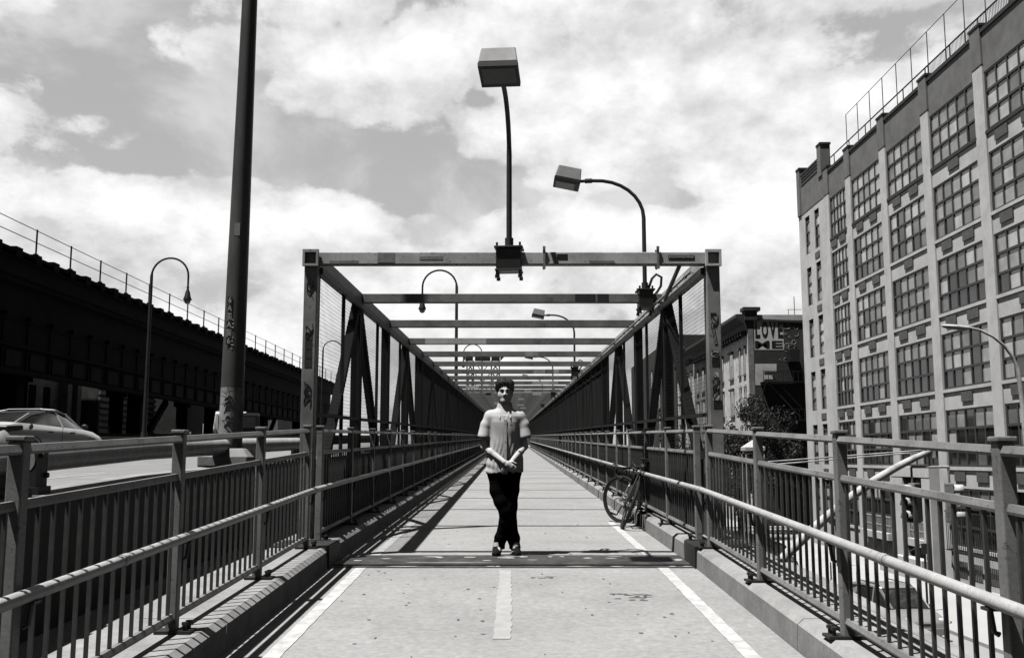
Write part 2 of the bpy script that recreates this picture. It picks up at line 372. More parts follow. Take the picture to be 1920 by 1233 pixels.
for x, lx in [(-1.03, .16), (.62, .13), (.98, .07), (1.5, .04), (1.64, .05), (-.2, .05), (-.13, .03)]: scuff(x, 9.51, lx, .025, .0085)
obj('paint_scuff', b, M['worn'], ej, fix=False)
for s, nm in ((-1, 'left'), (1, 'right')):
    obj('kerb_plate', MB().sbox(min(s * 1.69, s * 2.24), max(s * 1.69, s * 2.24), 9.40, 9.97, .0, .202), M['dark'], ej)
# ribbed scupper in the gap of the kerb
dr = thing('drain_scupper', 'ribbed metal drain opening in the right kerb beside the bicycle', 'drain', (1.9, 13.4, g(13.4)))
b = MB()
for i in range(7): b.sbox(1.74 + .015 * (i % 2), 1.80 + .015 * (i % 2), 12.97 + i * .118, 13.05 + i * .118, -.02, .17)
obj('rib', b, M['mid'], dr); obj('back_plate', MB().sbox(1.82, 2.24, 12.96, 13.79, -.1, .185), M['mid'], dr)
obj('grate', MB().sbox(1.70, 1.82, 12.96, 13.79, -.1, .004), M['dark'], dr)

# ================================================================== guard railings
def railing(label, s, xp, ys, ext0, ext1, npk, sp):
    y0, y1 = ext0, ext1
    t = thing('guard_railing', label, 'railing', (s * xp, (y0 + min(y1, y0 + 8)) / 2, g(y0) + .19), 'guard railings along the path')
    X = s * xp
    pm = MB().box(-.031, .031, -.033, .033, 0, 1.108).box(-.04, .04, -.04, .04, 1.108, 1.130)
    pl = MB().cb((-s * .02, 0, .008), (.20, .13, .016))
    for bx, by in ((-s * .085, -.035), (-s * .085, .035)): pl.tube([(bx, by, .016), (bx, by, .05)], .012, 6); pl.tube([(bx, by, .045), (bx, by, .062)], .02, 6)
    br = MB().tube([(-s * .031, .05, .40), (-s * .05, .05, .41), (-s * .060, .05, .49)], .011, 6); br.cb((-s * .060, .05, .494), (.045, .06, .012))
    src = None
    for y in ys:
        if src is None:
            p = obj('post', pm, M['steel'], t, local=True, bevel=.006); q = obj('base_plate', pl, M['dark'], t, local=True); k = obj('bracket', br, M['dark'], t, local=True, smooth=True)
            src = (p, q, k)
            cs = src
        else:
            cs = []
            for o in src:
                c = o.copy(); sc.collection.objects.link(c); c.parent = t; cs.append(c)
        for c in cs: c.location = (0, y - t.location.y, g(y) + .19 - t.location.z)
    def seg(x0, x1, h0, h1, a, e):
        bb = MB(); bb.sbox(x0, x1, a, e, h0, h1); return bb
    for nm, h0, h1, wd, gap in (('top_rail', 1.248, 1.286, .058, 0), ('mid_rail', 1.035, 1.072, .034, 0), ('bottom_rail', .262, .298, .045, 0)):
        bb = MB(); bounds = [y0] + [y for y in ys if y0 < y < y1] + [y1]
        for a, e in zip(bounds, bounds[1:]):
            a2 = a + (.034 if a in ys else 0); e2 = e - (.034 if e in ys else 0)
            hh = h1 - h0; pr_ = [(-.44, 0), (.44, 0), (.5, .3), (.28, 1), (-.28, 1), (-.5, .3)]
            for u0, u1 in (([(a2, YJ), (YJ, e2)]) if a2 < YJ < e2 else [(a2, e2)]):
                bb.loft([[(X + px_ * wd, yy, g(yy) + h0 + pz_ * hh) for px_, pz_ in pr_] for yy in (u0, u1)])
        obj(nm, bb, M['steel'], t)
    ry0, ry1 = (y0 - .28 if y0 > 9.9 else y0), (y1 + .28 if y1 < 9.6 else y1); yy0, yy1 = y0, y1; y0, y1 = ry0, ry1
    hy = [y0 + (y1 - y0) * i / max(2, int((y1 - y0) / 1.5)) for i in range(max(2, int((y1 - y0) / 1.5)) + 1)]
    if y0 < YJ < y1: hy = sorted(hy + [YJ])
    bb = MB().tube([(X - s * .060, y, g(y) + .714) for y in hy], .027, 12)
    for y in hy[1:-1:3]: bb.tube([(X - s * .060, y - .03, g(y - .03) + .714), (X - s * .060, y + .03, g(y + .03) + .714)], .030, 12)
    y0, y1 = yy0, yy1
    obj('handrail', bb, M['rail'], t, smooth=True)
    # pickets
    pk = MB().box(-.008, .008, -.008, .008, .298, 1.036); po = None; k = 0; rest = MB()
    y = y0 + sp * .5
    while y < y1:
        if min([abs(y - q) for q in ys] + [9]) > .045:
            if k < npk:
                if po is None: po = obj('picket', pk, M['picket'], t, local=True); c = po
                else: c = po.copy(); sc.collection.objects.link(c); c.parent = t
                c.location = (0, y - t.location.y, g(y) - t.location.z); k += 1
            else: rest.box(X - .008, X + .008, y - .008, y + .008, g(y) + .298, g(y) + 1.036)
        y += sp
    if rest.v: obj('picket', rest, M['picket'], t, kind='stuff', fix=False)
    return t
SP = 1.87
railing('near left railing with thin pickets and worn round handrail below the tall pole', -1, 1.91, [.15 + SP * i - SP for i in range(0, 6)] + [9.36], -1.6, 9.40, 100, SP / 14)
railing('near right railing with sunlit handrail overlooking the street and parked cars', 1, 1.84, [.02 + SP * i - SP for i in range(0, 7)], -1.6, 9.42, 100, SP / 14)
far = [9.98 + SP * i for i in range(0, 48)]
railing('long shaded railing inside the left side of the caged walkway', -1, 1.91, far, 9.96, 99, 100, SP / 14)
railing('long sunlit railing behind the leaning bicycle inside the caged walkway', 1, 1.84, far, 9.96, 99, 100, SP / 14)

# ================================================================== the caged truss over the walkway
tr = thing('truss_cage', 'long steel truss cage with overhead beams and wire mesh sides over the path', 'truss', (0, 10.2, g(10.2)))
BAY = 3.05; NF = 46; XT = 2.09; TOP = 2.98
def fy(k): return 10.25 + BAY * k
ytr = fy(NF - 1)
for s in (-1, 1):
    c = obj('chord', MB().sbox(s * XT - .07, s * XT + .07, 10.18, ytr + .1, TOP, TOP + .15), M['pale'] if s > 0 else M['mid'], tr, bevel=.006)  # right chord coloured paler as the sunlit side, left greyer as the shaded one
    bb = MB(); z = g(10.17) + TOP
    for a0, a1, b0, b1 in ((-.082, .082, .132, .162), (-.082, .082, -.012, .012), (-.082, -.058, .012, .132), (.058, .082, .012, .132)):
        bb.box(s * XT + a0, s * XT + a1, 10.135, 10.178, z + b0, z + b1)
    e = obj('end_frame', bb, M['pale'], c)
bm0 = MB().box(-XT + .072, XT - .072, -.055, .055, .022, .142)
src = None
for k in range(NF):
    if k == 0:
        bb = MB().box(-XT + .072, XT - .072, 10.19, 10.31, g(10.2) + TOP + .012, g(10.2) + TOP + .142)
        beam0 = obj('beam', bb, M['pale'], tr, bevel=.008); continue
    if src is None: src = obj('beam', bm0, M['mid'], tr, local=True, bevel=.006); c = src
    else: c = src.copy(); sc.collection.objects.link(c); c.parent = tr
    c.location = (0, fy(k) - tr.location.y, g(fy(k)) + TOP - tr.location.z)
for s in (-1, 1):
    srcp = None
    for k in range(NF):
        y = fy(k)
        if k == 0:
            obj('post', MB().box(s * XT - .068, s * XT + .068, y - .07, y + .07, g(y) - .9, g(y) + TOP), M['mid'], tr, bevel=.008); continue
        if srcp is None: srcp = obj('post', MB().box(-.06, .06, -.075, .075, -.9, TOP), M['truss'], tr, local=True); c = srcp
        else: c = srcp.copy(); sc.collection.objects.link(c); c.parent = tr
        c.location = (s * XT, y - tr.location.y, g(y) - tr.location.z)
    d0 = d1 = None
    for k in range(NF - 1):
        up = k % 2 == 0     # bottom of frame k up to the top of frame k+1, then down again
        y0, y1 = fy(k) + .08, fy(k + 1) - .08
        if up: p0, p1 = (s * XT, y0 + .05, g(y0) + .15), (s * XT, y1, g(y1) + TOP - .02)
        else: p0, p1 = (s * XT, y0, g(y0) + TOP - .02), (s * XT, y1 - .05, g(y1) + .15)
        root = d0 if up else d1
        if root is None:
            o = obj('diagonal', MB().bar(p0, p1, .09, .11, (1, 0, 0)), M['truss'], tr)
            if up: d0 = (o, k)
            else: d1 = (o, k)
        else:
            o = root[0].copy(); sc.collection.objects.link(o); o.parent = tr; dy = (k - root[1]) * BAY; o.location = (0, dy, S2 * dy)
    # wire mesh panels with a slim frame
    XM = s * (XT - .05)
    def mesh_panel(nh, nv, rh, rv):
        bb = MB(); y0, y1 = .085, BAY - .085
        def wire(p0, p1, r):
            p0, p1 = Vector(p0), Vector(p1); d = (p1 - p0).normalized(); a = d.orthogonal().normalized(); c2 = d.cross(a); q = []
            for p in (p0, p1): q += [p + a * r, p - a * r * .5 + c2 * r * .87, p - a * r * .5 - c2 * r * .87]
            bb.add(q, [(0, 1, 4, 3), (1, 2, 5, 4), (2, 0, 3, 5)])
        zl, zh = 1.0, TOP - .03
        for i in range(nh):
            z = zl + (zh - zl) * i / (nh - 1); ym = (y0 + y1) / 2; sag = random.uniform(-.004, .004) - .006
            wire((0, y0, z), (.004, ym, z + S2 * ym + sag), rh); wire((.004, ym, z + S2 * ym + sag), (0, y1, z + S2 * y1), rh)
        for i in range(nv):
            y = y0 + (y1 - y0) * (i + .5) / nv; wire((.004, y, zl + S2 * y), (.004, y, zh + S2 * y), rv)
        bb.box(-.016, .016, y0 - .012, y0 + .03, .35, TOP); bb.box(-.016, .016, y1 - .03, y1 + .012, .35 + S2 * y1, TOP + S2 * y1)
        bb.box(-.02, .02, BAY * .55 - .02, BAY * .55 + .02, .3 + S2 * 1.6, TOP + S2 * 1.6)
        bb.hexa([(-.02, y0, 1.42), (.02, y0, 1.42), (.02, y1, 1.42 + S2 * y1), (-.02, y1, 1.42 + S2 * y1), (-.02, y0, 1.46), (.02, y0, 1.46), (.02, y1, 1.46 + S2 * y1), (-.02, y1, 1.46 + S2 * y1)])
        return bb
    near = mesh_panel(46, 42, .0018, .0018); farp = mesh_panel(30, 60, .0026, .0034); so_ = {}
    for k in range(NF - 1):
        key = 'n' if k < 4 else 'f'
        if key not in so_: so_[key] = obj('mesh_panel', near if key == 'n' else farp, M['wire'], tr, local=True, fix=False); c = so_[key]
        else: c = so_[key].copy(); sc.collection.objects.link(c); c.parent = tr
        c.location = (XM, fy(k) - tr.location.y, g(fy(k)) - tr.location.z)
    kp = None
    for k in range(NF - 1):
        if kp is None:
            bb = MB(); n = 20
            for i in range(n):
                a = .09 + (BAY - .18) * i / n; e = .09 + (BAY - .18) * (i + 1) / n; q = .012 * (i % 2)
                bb.hexa([(q - .01, a, -.3), (q + .01, a, -.3), (q + .01, e, -.3 + S2 * (e - a)), (q - .01, e, -.3 + S2 * (e - a)), (q - .01, a, .98 + S2 * a), (q + .01, a, .98 + S2 * a), (q + .01, e, .98 + S2 * e), (q - .01, e, .98 + S2 * e)])
            kp = obj('kick_panel', bb, M['panel'], tr, local=True); c = kp
        else: c = kp.copy(); sc.collection.objects.link(c); c.parent = tr
        c.location = (s * (XT - .075), fy(k) - tr.location.y, g(fy(k)) - tr.location.z)
    # lower edge channel under the chord
    obj('channel', MB().sbox(s * (XT - .085) - .02, s * (XT - .085) + .02, 10.3, ytr, TOP - .075, TOP - .005), M['dark'], tr)
bb = MB().tube([(XT - .16, y, g(y) + TOP + .0) for y in (10.6, 30, 60, 90)], .013, 8)
obj('conduit', bb, M['pale'], tr, smooth=True)
bb = MB()
for i in range(22):
    y = 10.9 + i * 1.02; bb.tube([(XT - .16, y, g(y) + TOP), (XT - .16, y + .07, g(y + .07) + TOP)], .022, 8); bb.bar((XT - .16, y + .04, g(y) + TOP + .01), (XT - .07, y + .04, g(y) + TOP + .05), .03, .012)
obj('conduit_clamp', bb, M['pale'], tr)
obj('brace', MB().bar((XT - .33, 10.27, g(10.2) + TOP + .02), (XT - .42, 10.75, g(10.7) + TOP - .28), .03, .035), M['dark'], tr)
# straps round the first beam, its stickers and the writing
for x in (.335, 1.52):
    z = g(10.2) + TOP
    bb = MB()
    for yy in (10.18, 10.315): bb.bar((x, yy, z - .02), (x, yy, z + .19), .022, .014)
    bb.bar((x, 10.17, z + .15), (x, 10.325, z + .15), .03, .012); bb.bar((x, 10.17, z + .004), (x, 10.325, z + .004), .03, .012)
    bb.cb((x, 10.18, z - .02), (.03, .03, .03)).cb((x, 10.18, z + .185), (.028, .028, .03))
    obj('strap', bb, M['mid'], beam0)
zf = g(10.2) + TOP
st = obj('sticker', MB().box(1.628, 1.900, 10.1865, 10.1885, zf + .062, zf + .108), M['sticker'], beam0)
obj('lettering', MB().text('#TOOOONWALKTHETALK', .030, lambda x, y, z: (1.764 + x * .70, 10.1850 - z, zf + .089 + y), .0008, .0006), M['paper'], st)
for x0, x1, z0, z1, m_, sl_ in [(-1.40, -1.22, .03, .135, 'mid', 0), (-.96, -.72, .06, .095, 'mid', 0), (.40, .46, .02, .14, 'mid', .03), (.47, .58, .06, .12, 'sticker', 0), (.80, 1.06, .022, .05, 'mid', .02), (-1.9, -1.6, .018, .05, 'mid', 0)]:
    bb = MB().hexa([(x0 + sl_, 10.1878, zf + z0), (x1 + sl_, 10.1878, zf + z0), (x1 + sl_, 10.1892, zf + z0), (x0 + sl_, 10.1892, zf + z0), (x0, 10.1878, zf + z1), (x1, 10.1878, zf + z1), (x1, 10.1892, zf + z1), (x0, 10.1892, zf + z1)])
    obj('old_sticker', bb, M[m_], beam0)
# paler patched stretches on the far beams
for k, x0, x1 in [(1, .85, 1.12), (1, 1.15, 1.3), (3, -1.7, -.5), (4, .3, .6), (6, .62, .95), (6, 1.2, 1.35), (8, .7, 1.6), (9, -1.75, -1.25), (10, .5, .8), (11, .9, 1.3), (13, .3, .6), (15, -1, -.6), (16, .3, .7), (18, .5, .9), (20, -.3, 0)]:
    y = fy(k) - .055; z = g(fy(k)) + TOP
    obj('paint_patch', MB().box(x0, x1, y - .003, y - .001, z + .026, z + .138), M['pale'] if k > 1 else M['dark'], tr)
# stickers, graffiti and number patches on the two front posts
def on_post(s, x0, x1, z0, z1, m_, nm='sticker', tilt=0, dep=.0):
    cx, cz = (x0 + x1) / 2, (z0 + z1) / 2; ca, sa = math.cos(tilt), math.sin(tilt); q = []
    for yy in (10.1775 - dep, 10.1795 - dep):
        for a, e in ((x0, z0), (x1, z0), (x1, z1), (x0, z1)):
            q.append((s * XT + cx + (a - cx) * ca - (e - cz) * sa, yy, cz + (a - cx) * sa + (e - cz) * ca))
    return obj(nm, MB().add(q, [(3, 2, 1, 0), (4, 5, 6, 7), (0, 1, 5, 4), (1, 2, 6, 5), (2, 3, 7, 6), (3, 0, 4, 7)]), M[m_], tr)
bs = on_post(1, -.022, .012, 2.55, 2.78, 'sticker', tilt=R(9))
bb = MB()
for i in range(9):
    t_ = (i - 4) * .024; cx_ = XT - .005 - t_ * math.sin(R(9)); cz_ = 2.665 + t_ * math.cos(R(9))
    for q in range(2): bb.box(cx_ - .010 + .012 * q, cx_ - .002 + .010 * q, 10.1755, 10.1770, cz_ - .007 + .005 * ((i + q) % 2), cz_ + .008 - .005 * (i % 3 == q))
obj('lettering', bb, M['paper'], bs)
def post_ring(cx, cz, rx, rz, th, m_='paper', nm='sticker'):
    n = 22; q = []; f = []
    for yy in (10.1760, 10.1790):
        for i in range(n):
            a = 2 * math.pi * i / n; q += [(XT + cx + rx * math.cos(a), yy, cz + rz * math.sin(a)), (XT + cx + (rx - th) * math.cos(a), yy, cz + (rz - th) * math.sin(a))]
    for i in range(n):
        a, e = 2 * i, 2 * ((i + 1) % n); f += [(a, e, e + 1, a + 1), (2 * n + a, 2 * n + a + 1, 2 * n + e + 1, 2 * n + e), (a, 2 * n + a, 2 * n + e, e), (a + 1, e + 1, 2 * n + e + 1, 2 * n + a + 1)]
    obj(nm, MB().add(q, f), M[m_], tr)
post_ring(0, 2.455, .044, .032, .008)
post_ring(.0, 2.125, .03, .026, .005)
on_post(1, -.035, .045, 2.33, 2.41, 'sticker'); on_post(1, -.012, .028, 2.22, 2.27, 'paper'); on_post(1, -.03, .03, 2.122, 2.128, 'paper'); on_post(1, -.035, .05, 1.985, 2.045, 'worn'); on_post(1, -.03, .055, 1.90, 1.975, 'sticker'); on_post(1, -.04, .02, 2.86, 2.885, 'sticker')
for s in (-1, 1):      # sprayed scribbles
    for q in range(4):
        zz = random.uniform(1.9, 3.25); f1, f2 = random.uniform(.7, 1.3), random.uniform(0, 6); pts = [(s * XT + .038 * math.sin(i * f1 + f2), 10.1765, zz + .045 * math.cos(i * f1 * 1.6 + f2) - .008 * i) for i in range(16)]
        obj('graffiti', MB().tube(pts, .0028, 5), M['black'], tr)
for i in range(4): on_post(-1, -.04, .035, 2.32 + i * .095, 2.40 + i * .095, 'dark')

# ================================================================== box head lamps clamped to the beams
def path_lamp(name_label, base, rz):
    t = thing('path_lamp', name_label, 'lamp', base, 'box head lamps on the overhead beams', rz)
    # local: arm rises on z and bends over to -x
    bb = MB().cb((0, 0, .07), (.19, .26, .215)); bb.cb((0, 0, .19), (.24, .30, .022)); bb.cb((0, 0, -.05), (.22, .28, .02))
    cl_ = obj('clamp_box', bb, M['black'], t, local=True, bevel=.006)
    bb = MB()
    for x in (-.085, .085):
        for y in (-.12, .12): bb.tube([(x, y, -.13), (x, y, -.05)], .014, 6); bb.tube([(x, y, -.135), (x, y, -.10)], .022, 6); bb.tube([(x, y, .19), (x, y, .24)], .013, 6)
    obj('bolt', bb, M['black'], cl_, local=True)
    pts = [(0, 0, .19), (0, 0, 1.2)] + [(-.62 + .62 * math.cos(a), 0, 1.2 + .52 * math.sin(a)) for a in [R(12 * i) for i in range(1, 8)]] + [(-.72, 0, 1.72)]
    obj('arm', MB().tube(pts, [.030, .028] + [.025] * (len(pts) - 2), 12), M['dark'], t, smooth=True, local=True)
    obj('coupling', MB().tube([(-.70, 0, 1.72), (-.80, 0, 1.715)], .034, 12).tube([(-.80, 0, 1.715), (-.88, 0, 1.71)], .022, 10).tube([(0, 0, .19), (0, 0, .30)], .045, 12), M['dark'], t, smooth=True, local=True)
    # head: box that tapers slightly, long axis on x, tilted up
    a0, a1 = -.86, -1.22; tl = .20
    def hp(x, y, z): return (-.86 + (x + .86) * math.cos(tl) - z * math.sin(tl) * -1, y, 1.71 - (x + .86) * math.sin(tl) + z * math.cos(tl))
    q = [hp(a1, -.19, -.045), hp(a0, -.19, -.045), hp(a0, .19, -.045), hp(a1, .19, -.045), hp(a1 + .025, -.165, .13), hp(a0 - .02, -.165, .13), hp(a0 - .02, .165, .13), hp(a1 + .025, .165, .13)]
    h = obj('lamp_head', MB().hexa(q), M['lamp'], t, local=True, bevel=.012)
    q = [hp(a1, -.19, -.10), hp(a0, -.19, -.10), hp(a0, .19, -.10), hp(a1, .19, -.10), hp(a1, -.193, -.047), hp(a0, -.193, -.047), hp(a0, .193, -.047), hp(a1, .193, -.047)]
    obj('lens_frame', MB().hexa(q), M['dark'], h, local=True, bevel=.006)
    q = [hp(a1 + .03, -.16, -.104), hp(a0 - .07, -.16, -.104), hp(a0 - .07, .16, -.104), hp(a1 + .03, .16, -.104), hp(a1 + .03, -.16, -.101), hp(a0 - .07, -.16, -.101), hp(a0 - .07, .16, -.101), hp(a1 + .03, .16, -.101)]
    obj('lens', MB().hexa(q), M['lens'], h, local=True)
    lp = MB().tube([(.05, .02, .22), (.10, .02, .36), (.16, .02, .42), (.23, .02, .38), (.22, .02, .26), (.17, .02, .18), (.10, .02, .10)], .018, 8)
    obj('cable', lp, M['black'], t, smooth=True, local=True)
    return t
zb = lambda k: g(fy(k)) + TOP
pl0 = path_lamp('tall dark arm lamp clamped to the middle of the first beam, head towards viewer', (-.03, fy(0), zb(0)), R(85))
pl1 = dup(pl0, (1.80, fy(1), zb(1)), 'curved arm lamp clamped to the right end of the second beam', R(0))
dup(pl0, (1.80, fy(6), zb(6)), 'middle distance arm lamp on the right end of a beam, half hidden', R(0))
dup(pl0, (1.80, fy(11), zb(11)), 'far arm lamp on a beam, its small head showing above the person', R(0))
dup(pl0, (1.80, fy(16), zb(16)), 'very far arm lamp on a beam, a tiny curve past the others', R(0))

# ================================================================== concrete wall, pipe guardrail, tall pole
pw = thing('parapet_wall', 'stained dark concrete wall between the left railing and the roadway', 'wall', (-3.47, 6, g(6)))
b = MB()
for i in range(-2, 16):
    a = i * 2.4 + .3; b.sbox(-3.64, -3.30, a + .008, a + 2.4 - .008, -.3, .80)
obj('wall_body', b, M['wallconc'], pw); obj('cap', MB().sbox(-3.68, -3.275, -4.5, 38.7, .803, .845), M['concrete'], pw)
def pipe(label, y0, y1):
    t = thing('pipe_guardrail', label, 'guardrail', (-3.47, (y0 + y1) / 2, g(y0) + .845), 'round pipe guardrails on the wall')
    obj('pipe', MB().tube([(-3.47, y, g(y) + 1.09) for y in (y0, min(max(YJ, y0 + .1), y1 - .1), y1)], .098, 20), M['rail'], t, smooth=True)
    for y in (y0 + .09, y1 - .09): 
        e = obj('end_bracket', MB().sbox(-3.60, -3.335, y - .10, y + .10, .846, .90).sbox(-3.575, -3.36, y - .085, y + .085, .90, 1.205), M['dark'], t)
        obj('bolt', MB().tube([(-3.365, y - .04, g(y) + 1.12), (-3.33, y - .04, g(y) + 1.12)], .02, 6).tube([(-3.365, y + .04, g(y) + .98), (-3.33, y + .04, g(y) + .98)], .02, 6), M['dark'], e)
pipe('pale pipe guardrail leaving the left edge behind the nearest railing post', .5, 7.0)
pipe('long pale pipe guardrail passing behind the tall pole', 7.1, 16.4)
tp = thing('tall_pole', 'tall grey tapering steel pole with stuck on letters rising out of view', 'pole', (-3.42, 12.15, g(12.15) + .845))
zp = g(12.15)
obj('pole_shaft', MB().tube([(-3.42, 12.15, zp + 1.06), (-3.40, 12.15, zp + 3.5), (-3.37, 12.15, zp + 7.0), (-3.345, 12.15, zp + 10.2)], [.142, .125, .094, .07], 28), M['pole'], tp, smooth=True)
obj('pale_base_band', MB().tube([(-3.42, 12.15, zp + 1.062), (-3.415, 12.15, zp + 1.45), (-3.413, 12.15, zp + 1.80)], [.1455, .1415, .1385], 28, False), M['sleeve'], tp, smooth=True)  # paler band round the lower part of the pole
obj('cap', MB().ell((-3.345, 12.15, zp + 10.2), (.085, .085, .05)), M['dark'], tp)
obj('pedestal', MB().loft([[(-3.42 + a * x, 12.15 + c_ * y, zp + z + .846) for x, y in ((-1, -1), (1, -1), (1, 1), (-1, 1))] for z, a, c_ in ((0, .30, .30), (.12, .30, .30), (.22, .22, .22))]), M['concrete'], tp, bevel=.02)
for i, ch in enumerate('6ATA56'):
    z = zp + 2.86 - .10 * i; x0 = -3.445; yb = 12.15 - .1335
    pl = obj('number_plate', MB().cb((x0, yb - .002, z), (.062, .004, .088)), M['sticker'] if i in (0, 1, 3, 5) else M['mid'], tp)
    obj('character', MB().text(ch, .098, lambda x, y, q: (x0 + x * .8, yb - .0055 - q, z + y), .0008, .002), M['worn'], pl)
b = MB()
for i in range(7): b.cb((-3.402 + .006 * (i % 2), 12.15 - .136, zp + 2.62 - .045 * i - (i > 2) * .08), (.014 + .01 * (i % 3), .003, .016))
obj('torn_paper', b, M['worn'], tp)
obj('access_plate', MB().cb((-3.392, 12.15 - .121, zp + 3.75), (.07, .006, .16)), M['steel'], tp)
bb = MB()
for i in range(5):
    pts = [(-3.42 + random.uniform(-.09, .09), 12.15 - .150, zp + 1.75 - .1 * i + random.uniform(-.08, .08)) for q in range(6)]
    bb.tube(pts, .004, 5)
obj('graffiti', bb, M['black'], tp)
# ================================================================== shepherd's crook lamps along the roadway
def crook(label, base, s, top):
    t = thing('crook_lamp', label, 'street lamp', base, 'shepherd crook street lamps along the roadway')
    h = top - .75; pts = [(0, 0, 0), (0, 0, h * .5), (0, 0, h)] + [(s * (.75 - .75 * math.cos(a)), 0, h + .75 * math.sin(a)) for a in [R(12 * i) for i in range(1, 16)]] + [(s * 1.5, 0, h - .35)]
    obj('pole', MB().tube(pts, [.10, .075, .062] + [.042] * (len(pts) - 3), 10).tube([(0, 0, 0), (0, 0, .9)], [.2, .12], 10), M['dark'], t, smooth=True, local=True)
    hd = MB(); prof = [(.03, .0), (.05, -.1), (.045, -.2), (.09, -.3), (.13, -.5), (.17, -.6), (.17, -.64)]
    hd.tube([(s * 1.5, 0, h - .35 + z) for r, z in prof], [r for r, z in prof], 14)
    obj('lamp_shade', hd, M['black'], t, smooth=True, local=True)
    obj('globe', MB().ell((s * 1.5, 0, h - 1.02), (.13, .13, .13)), M['gl4'], t, smooth=True, local=True)
    return t
crook('black crook lamp left of the tall pole, in front of the railway viaduct', (-14.7, 40, g(40) + .48), 1, 7.97)
crook('grey crook lamp behind the second and third overhead beams', (-2.42, 43, g(43) - .3), -1, 8.75)
crook('smaller crook lamp seen through the left wire mesh', (-14.7, 77, g(77) + .48), 1, 8.12)
crook('thin distant crook lamp above the far bridge tower', (-2.42, 80, g(80) - .3), -1, 8.9)

# ================================================================== elevated railway
VX = -18.6
vi = thing('railway_viaduct', 'black steel elevated railway viaduct along the left of the roadway', 'viaduct', (VX, 60, GZ))
Y0, Y1 = -8, 104
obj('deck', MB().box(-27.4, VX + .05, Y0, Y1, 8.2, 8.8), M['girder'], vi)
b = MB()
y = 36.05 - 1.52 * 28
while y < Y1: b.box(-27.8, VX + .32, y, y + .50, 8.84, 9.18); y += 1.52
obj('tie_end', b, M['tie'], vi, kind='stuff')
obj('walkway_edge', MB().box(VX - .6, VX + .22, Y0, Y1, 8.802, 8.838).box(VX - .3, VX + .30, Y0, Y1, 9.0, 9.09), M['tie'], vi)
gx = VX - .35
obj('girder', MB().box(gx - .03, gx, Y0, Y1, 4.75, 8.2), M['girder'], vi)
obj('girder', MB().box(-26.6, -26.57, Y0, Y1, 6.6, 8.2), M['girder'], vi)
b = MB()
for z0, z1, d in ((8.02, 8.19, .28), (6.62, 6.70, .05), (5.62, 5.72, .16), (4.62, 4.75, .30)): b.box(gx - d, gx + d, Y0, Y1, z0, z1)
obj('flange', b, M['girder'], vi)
b = MB(); y = Y0 + 1
while y < Y1: b.box(gx + .002, gx + .06, y, y + .1, 4.76, 5.61).box(gx + .002, gx + .05, y, y + .12, 5.74, 6.6); b.cb((gx + .1, y + .05, 6.78), (.2, .35, .16)); y += 1.9
obj('stiffener', b, M['girder'], vi, kind='stuff')
b = MB(); y = Y0 + 1.3
while y < Y1: b.box(gx + .02, gx + .05, y, y + 1.15, 4.86, 5.48); y += 1.9
obj('pale_plate', b, M['truss'], vi, kind='stuff')
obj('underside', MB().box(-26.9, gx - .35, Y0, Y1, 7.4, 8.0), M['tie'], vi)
for i, y in enumerate(range(0, 105, 13)):
    for x in (-19.6, -25.8): obj('column', MB().box(x - .35, x + .35, y - .3, y + .3, GZ, 6.0).box(x - .5, x + .5, y - .5, y + .5, 5.4, 5.99), M['girder'], vi)
    obj('cross_girder', MB().box(-27.2, -19.4, y - .35, y + .35, 6.0, 7.38), M['girder'], vi)
for k in range(3): obj('portal_brace', MB().bar((-19.6, 52 + k * 13 + 4.5, 4.6), (-19.6, 52 + k * 13 + .2, 1.6), .25, .3), M['girder'], vi)
rf = thing('railway_fence', 'thin black pipe fence along the top edge of the viaduct', 'fence', (VX + .1, 60, 9.18))
pm = MB().tube([(0, 0, 0), (0, 0, 1.06)], .038, 6).cb((0, 0, .05), (.14, .14, .1)); src = None
for i in range(26):
    y = 28.9 + 3.03 * i
    if src is None: src = obj('post', pm, M['black'], rf, local=True); c = src
    else: c = src.copy(); sc.collection.objects.link(c); c.parent = rf
    c.location = (0, y - 60, 0)
for z in (9.72, 10.19): obj('rail', MB().tube([(VX + .1, 20, z), (VX + .1, 104.5, z)], .018, 6), M['black'], rf)
# roadway barrier under the viaduct and the buildings behind it
bw = thing('roadway_barrier', 'low dark barrier with a pale rail along the far side of the roadway', 'barrier', (-17.4, 50, g(50) + .3))
obj('barrier_wall', MB().sbox(-17.6, -17.2, -10, 130, .0, 1.33), M['girder'], bw)
obj('rail', MB().sbox(-17.19, -17.10, -10, 130, 1.13, 1.20), M['mid'], bw)
for i in range(8): obj('reflector', MB().sbox(-17.185, -17.15, 34 + i * 2.6, 35.1 + i * 2.6, .80, .88), M['worn'], bw)
def shed(label, x, y0, y1, z1, m_, group=None):
    t = thing('warehouse', label, 'building', (x - 4, (y0 + y1) / 2, GZ), group)
    obj('wall', MB().box(x - 10, x, y0, y1, GZ, z1), M[m_], t); return t
t1 = shed('dark brick building with pale pilasters beneath the railway at far left', -34, 44, 78.5, 12, 'brick')
for y in (62.6, 66.3, 74.9, 76.6): obj('pilaster', MB().box(-34.0, -33.4, y, y + .7, GZ, 12.02), M['whitewall' if y < 70 else 'greybrick'], t1)
for y in (70.0, 72.2): 
    for z in (.9, 4.4): 
        f = obj('window', MB().box(-34, -33.93, y, y + 1.0, z, z + 2.2), M['gl1'], t1); obj('frame', MB().box(-33.93, -33.9, y - .06, y + 1.06, z - .12, z), M['mid'], f)
obj('plaster', MB().box(-34, -33.97, 67.1, 74.8, GZ, 11.9), M['greybrick'], t1)
t2 = shed('low shed with horizontal ribbed metal siding beneath the railway', -33, 79.5, 92, 9.0, 'panel')
b = MB()
for i in range(26): b.box(-33, -32.85, 79.5, 92, -4 + i * .5, -3.72 + i * .5)
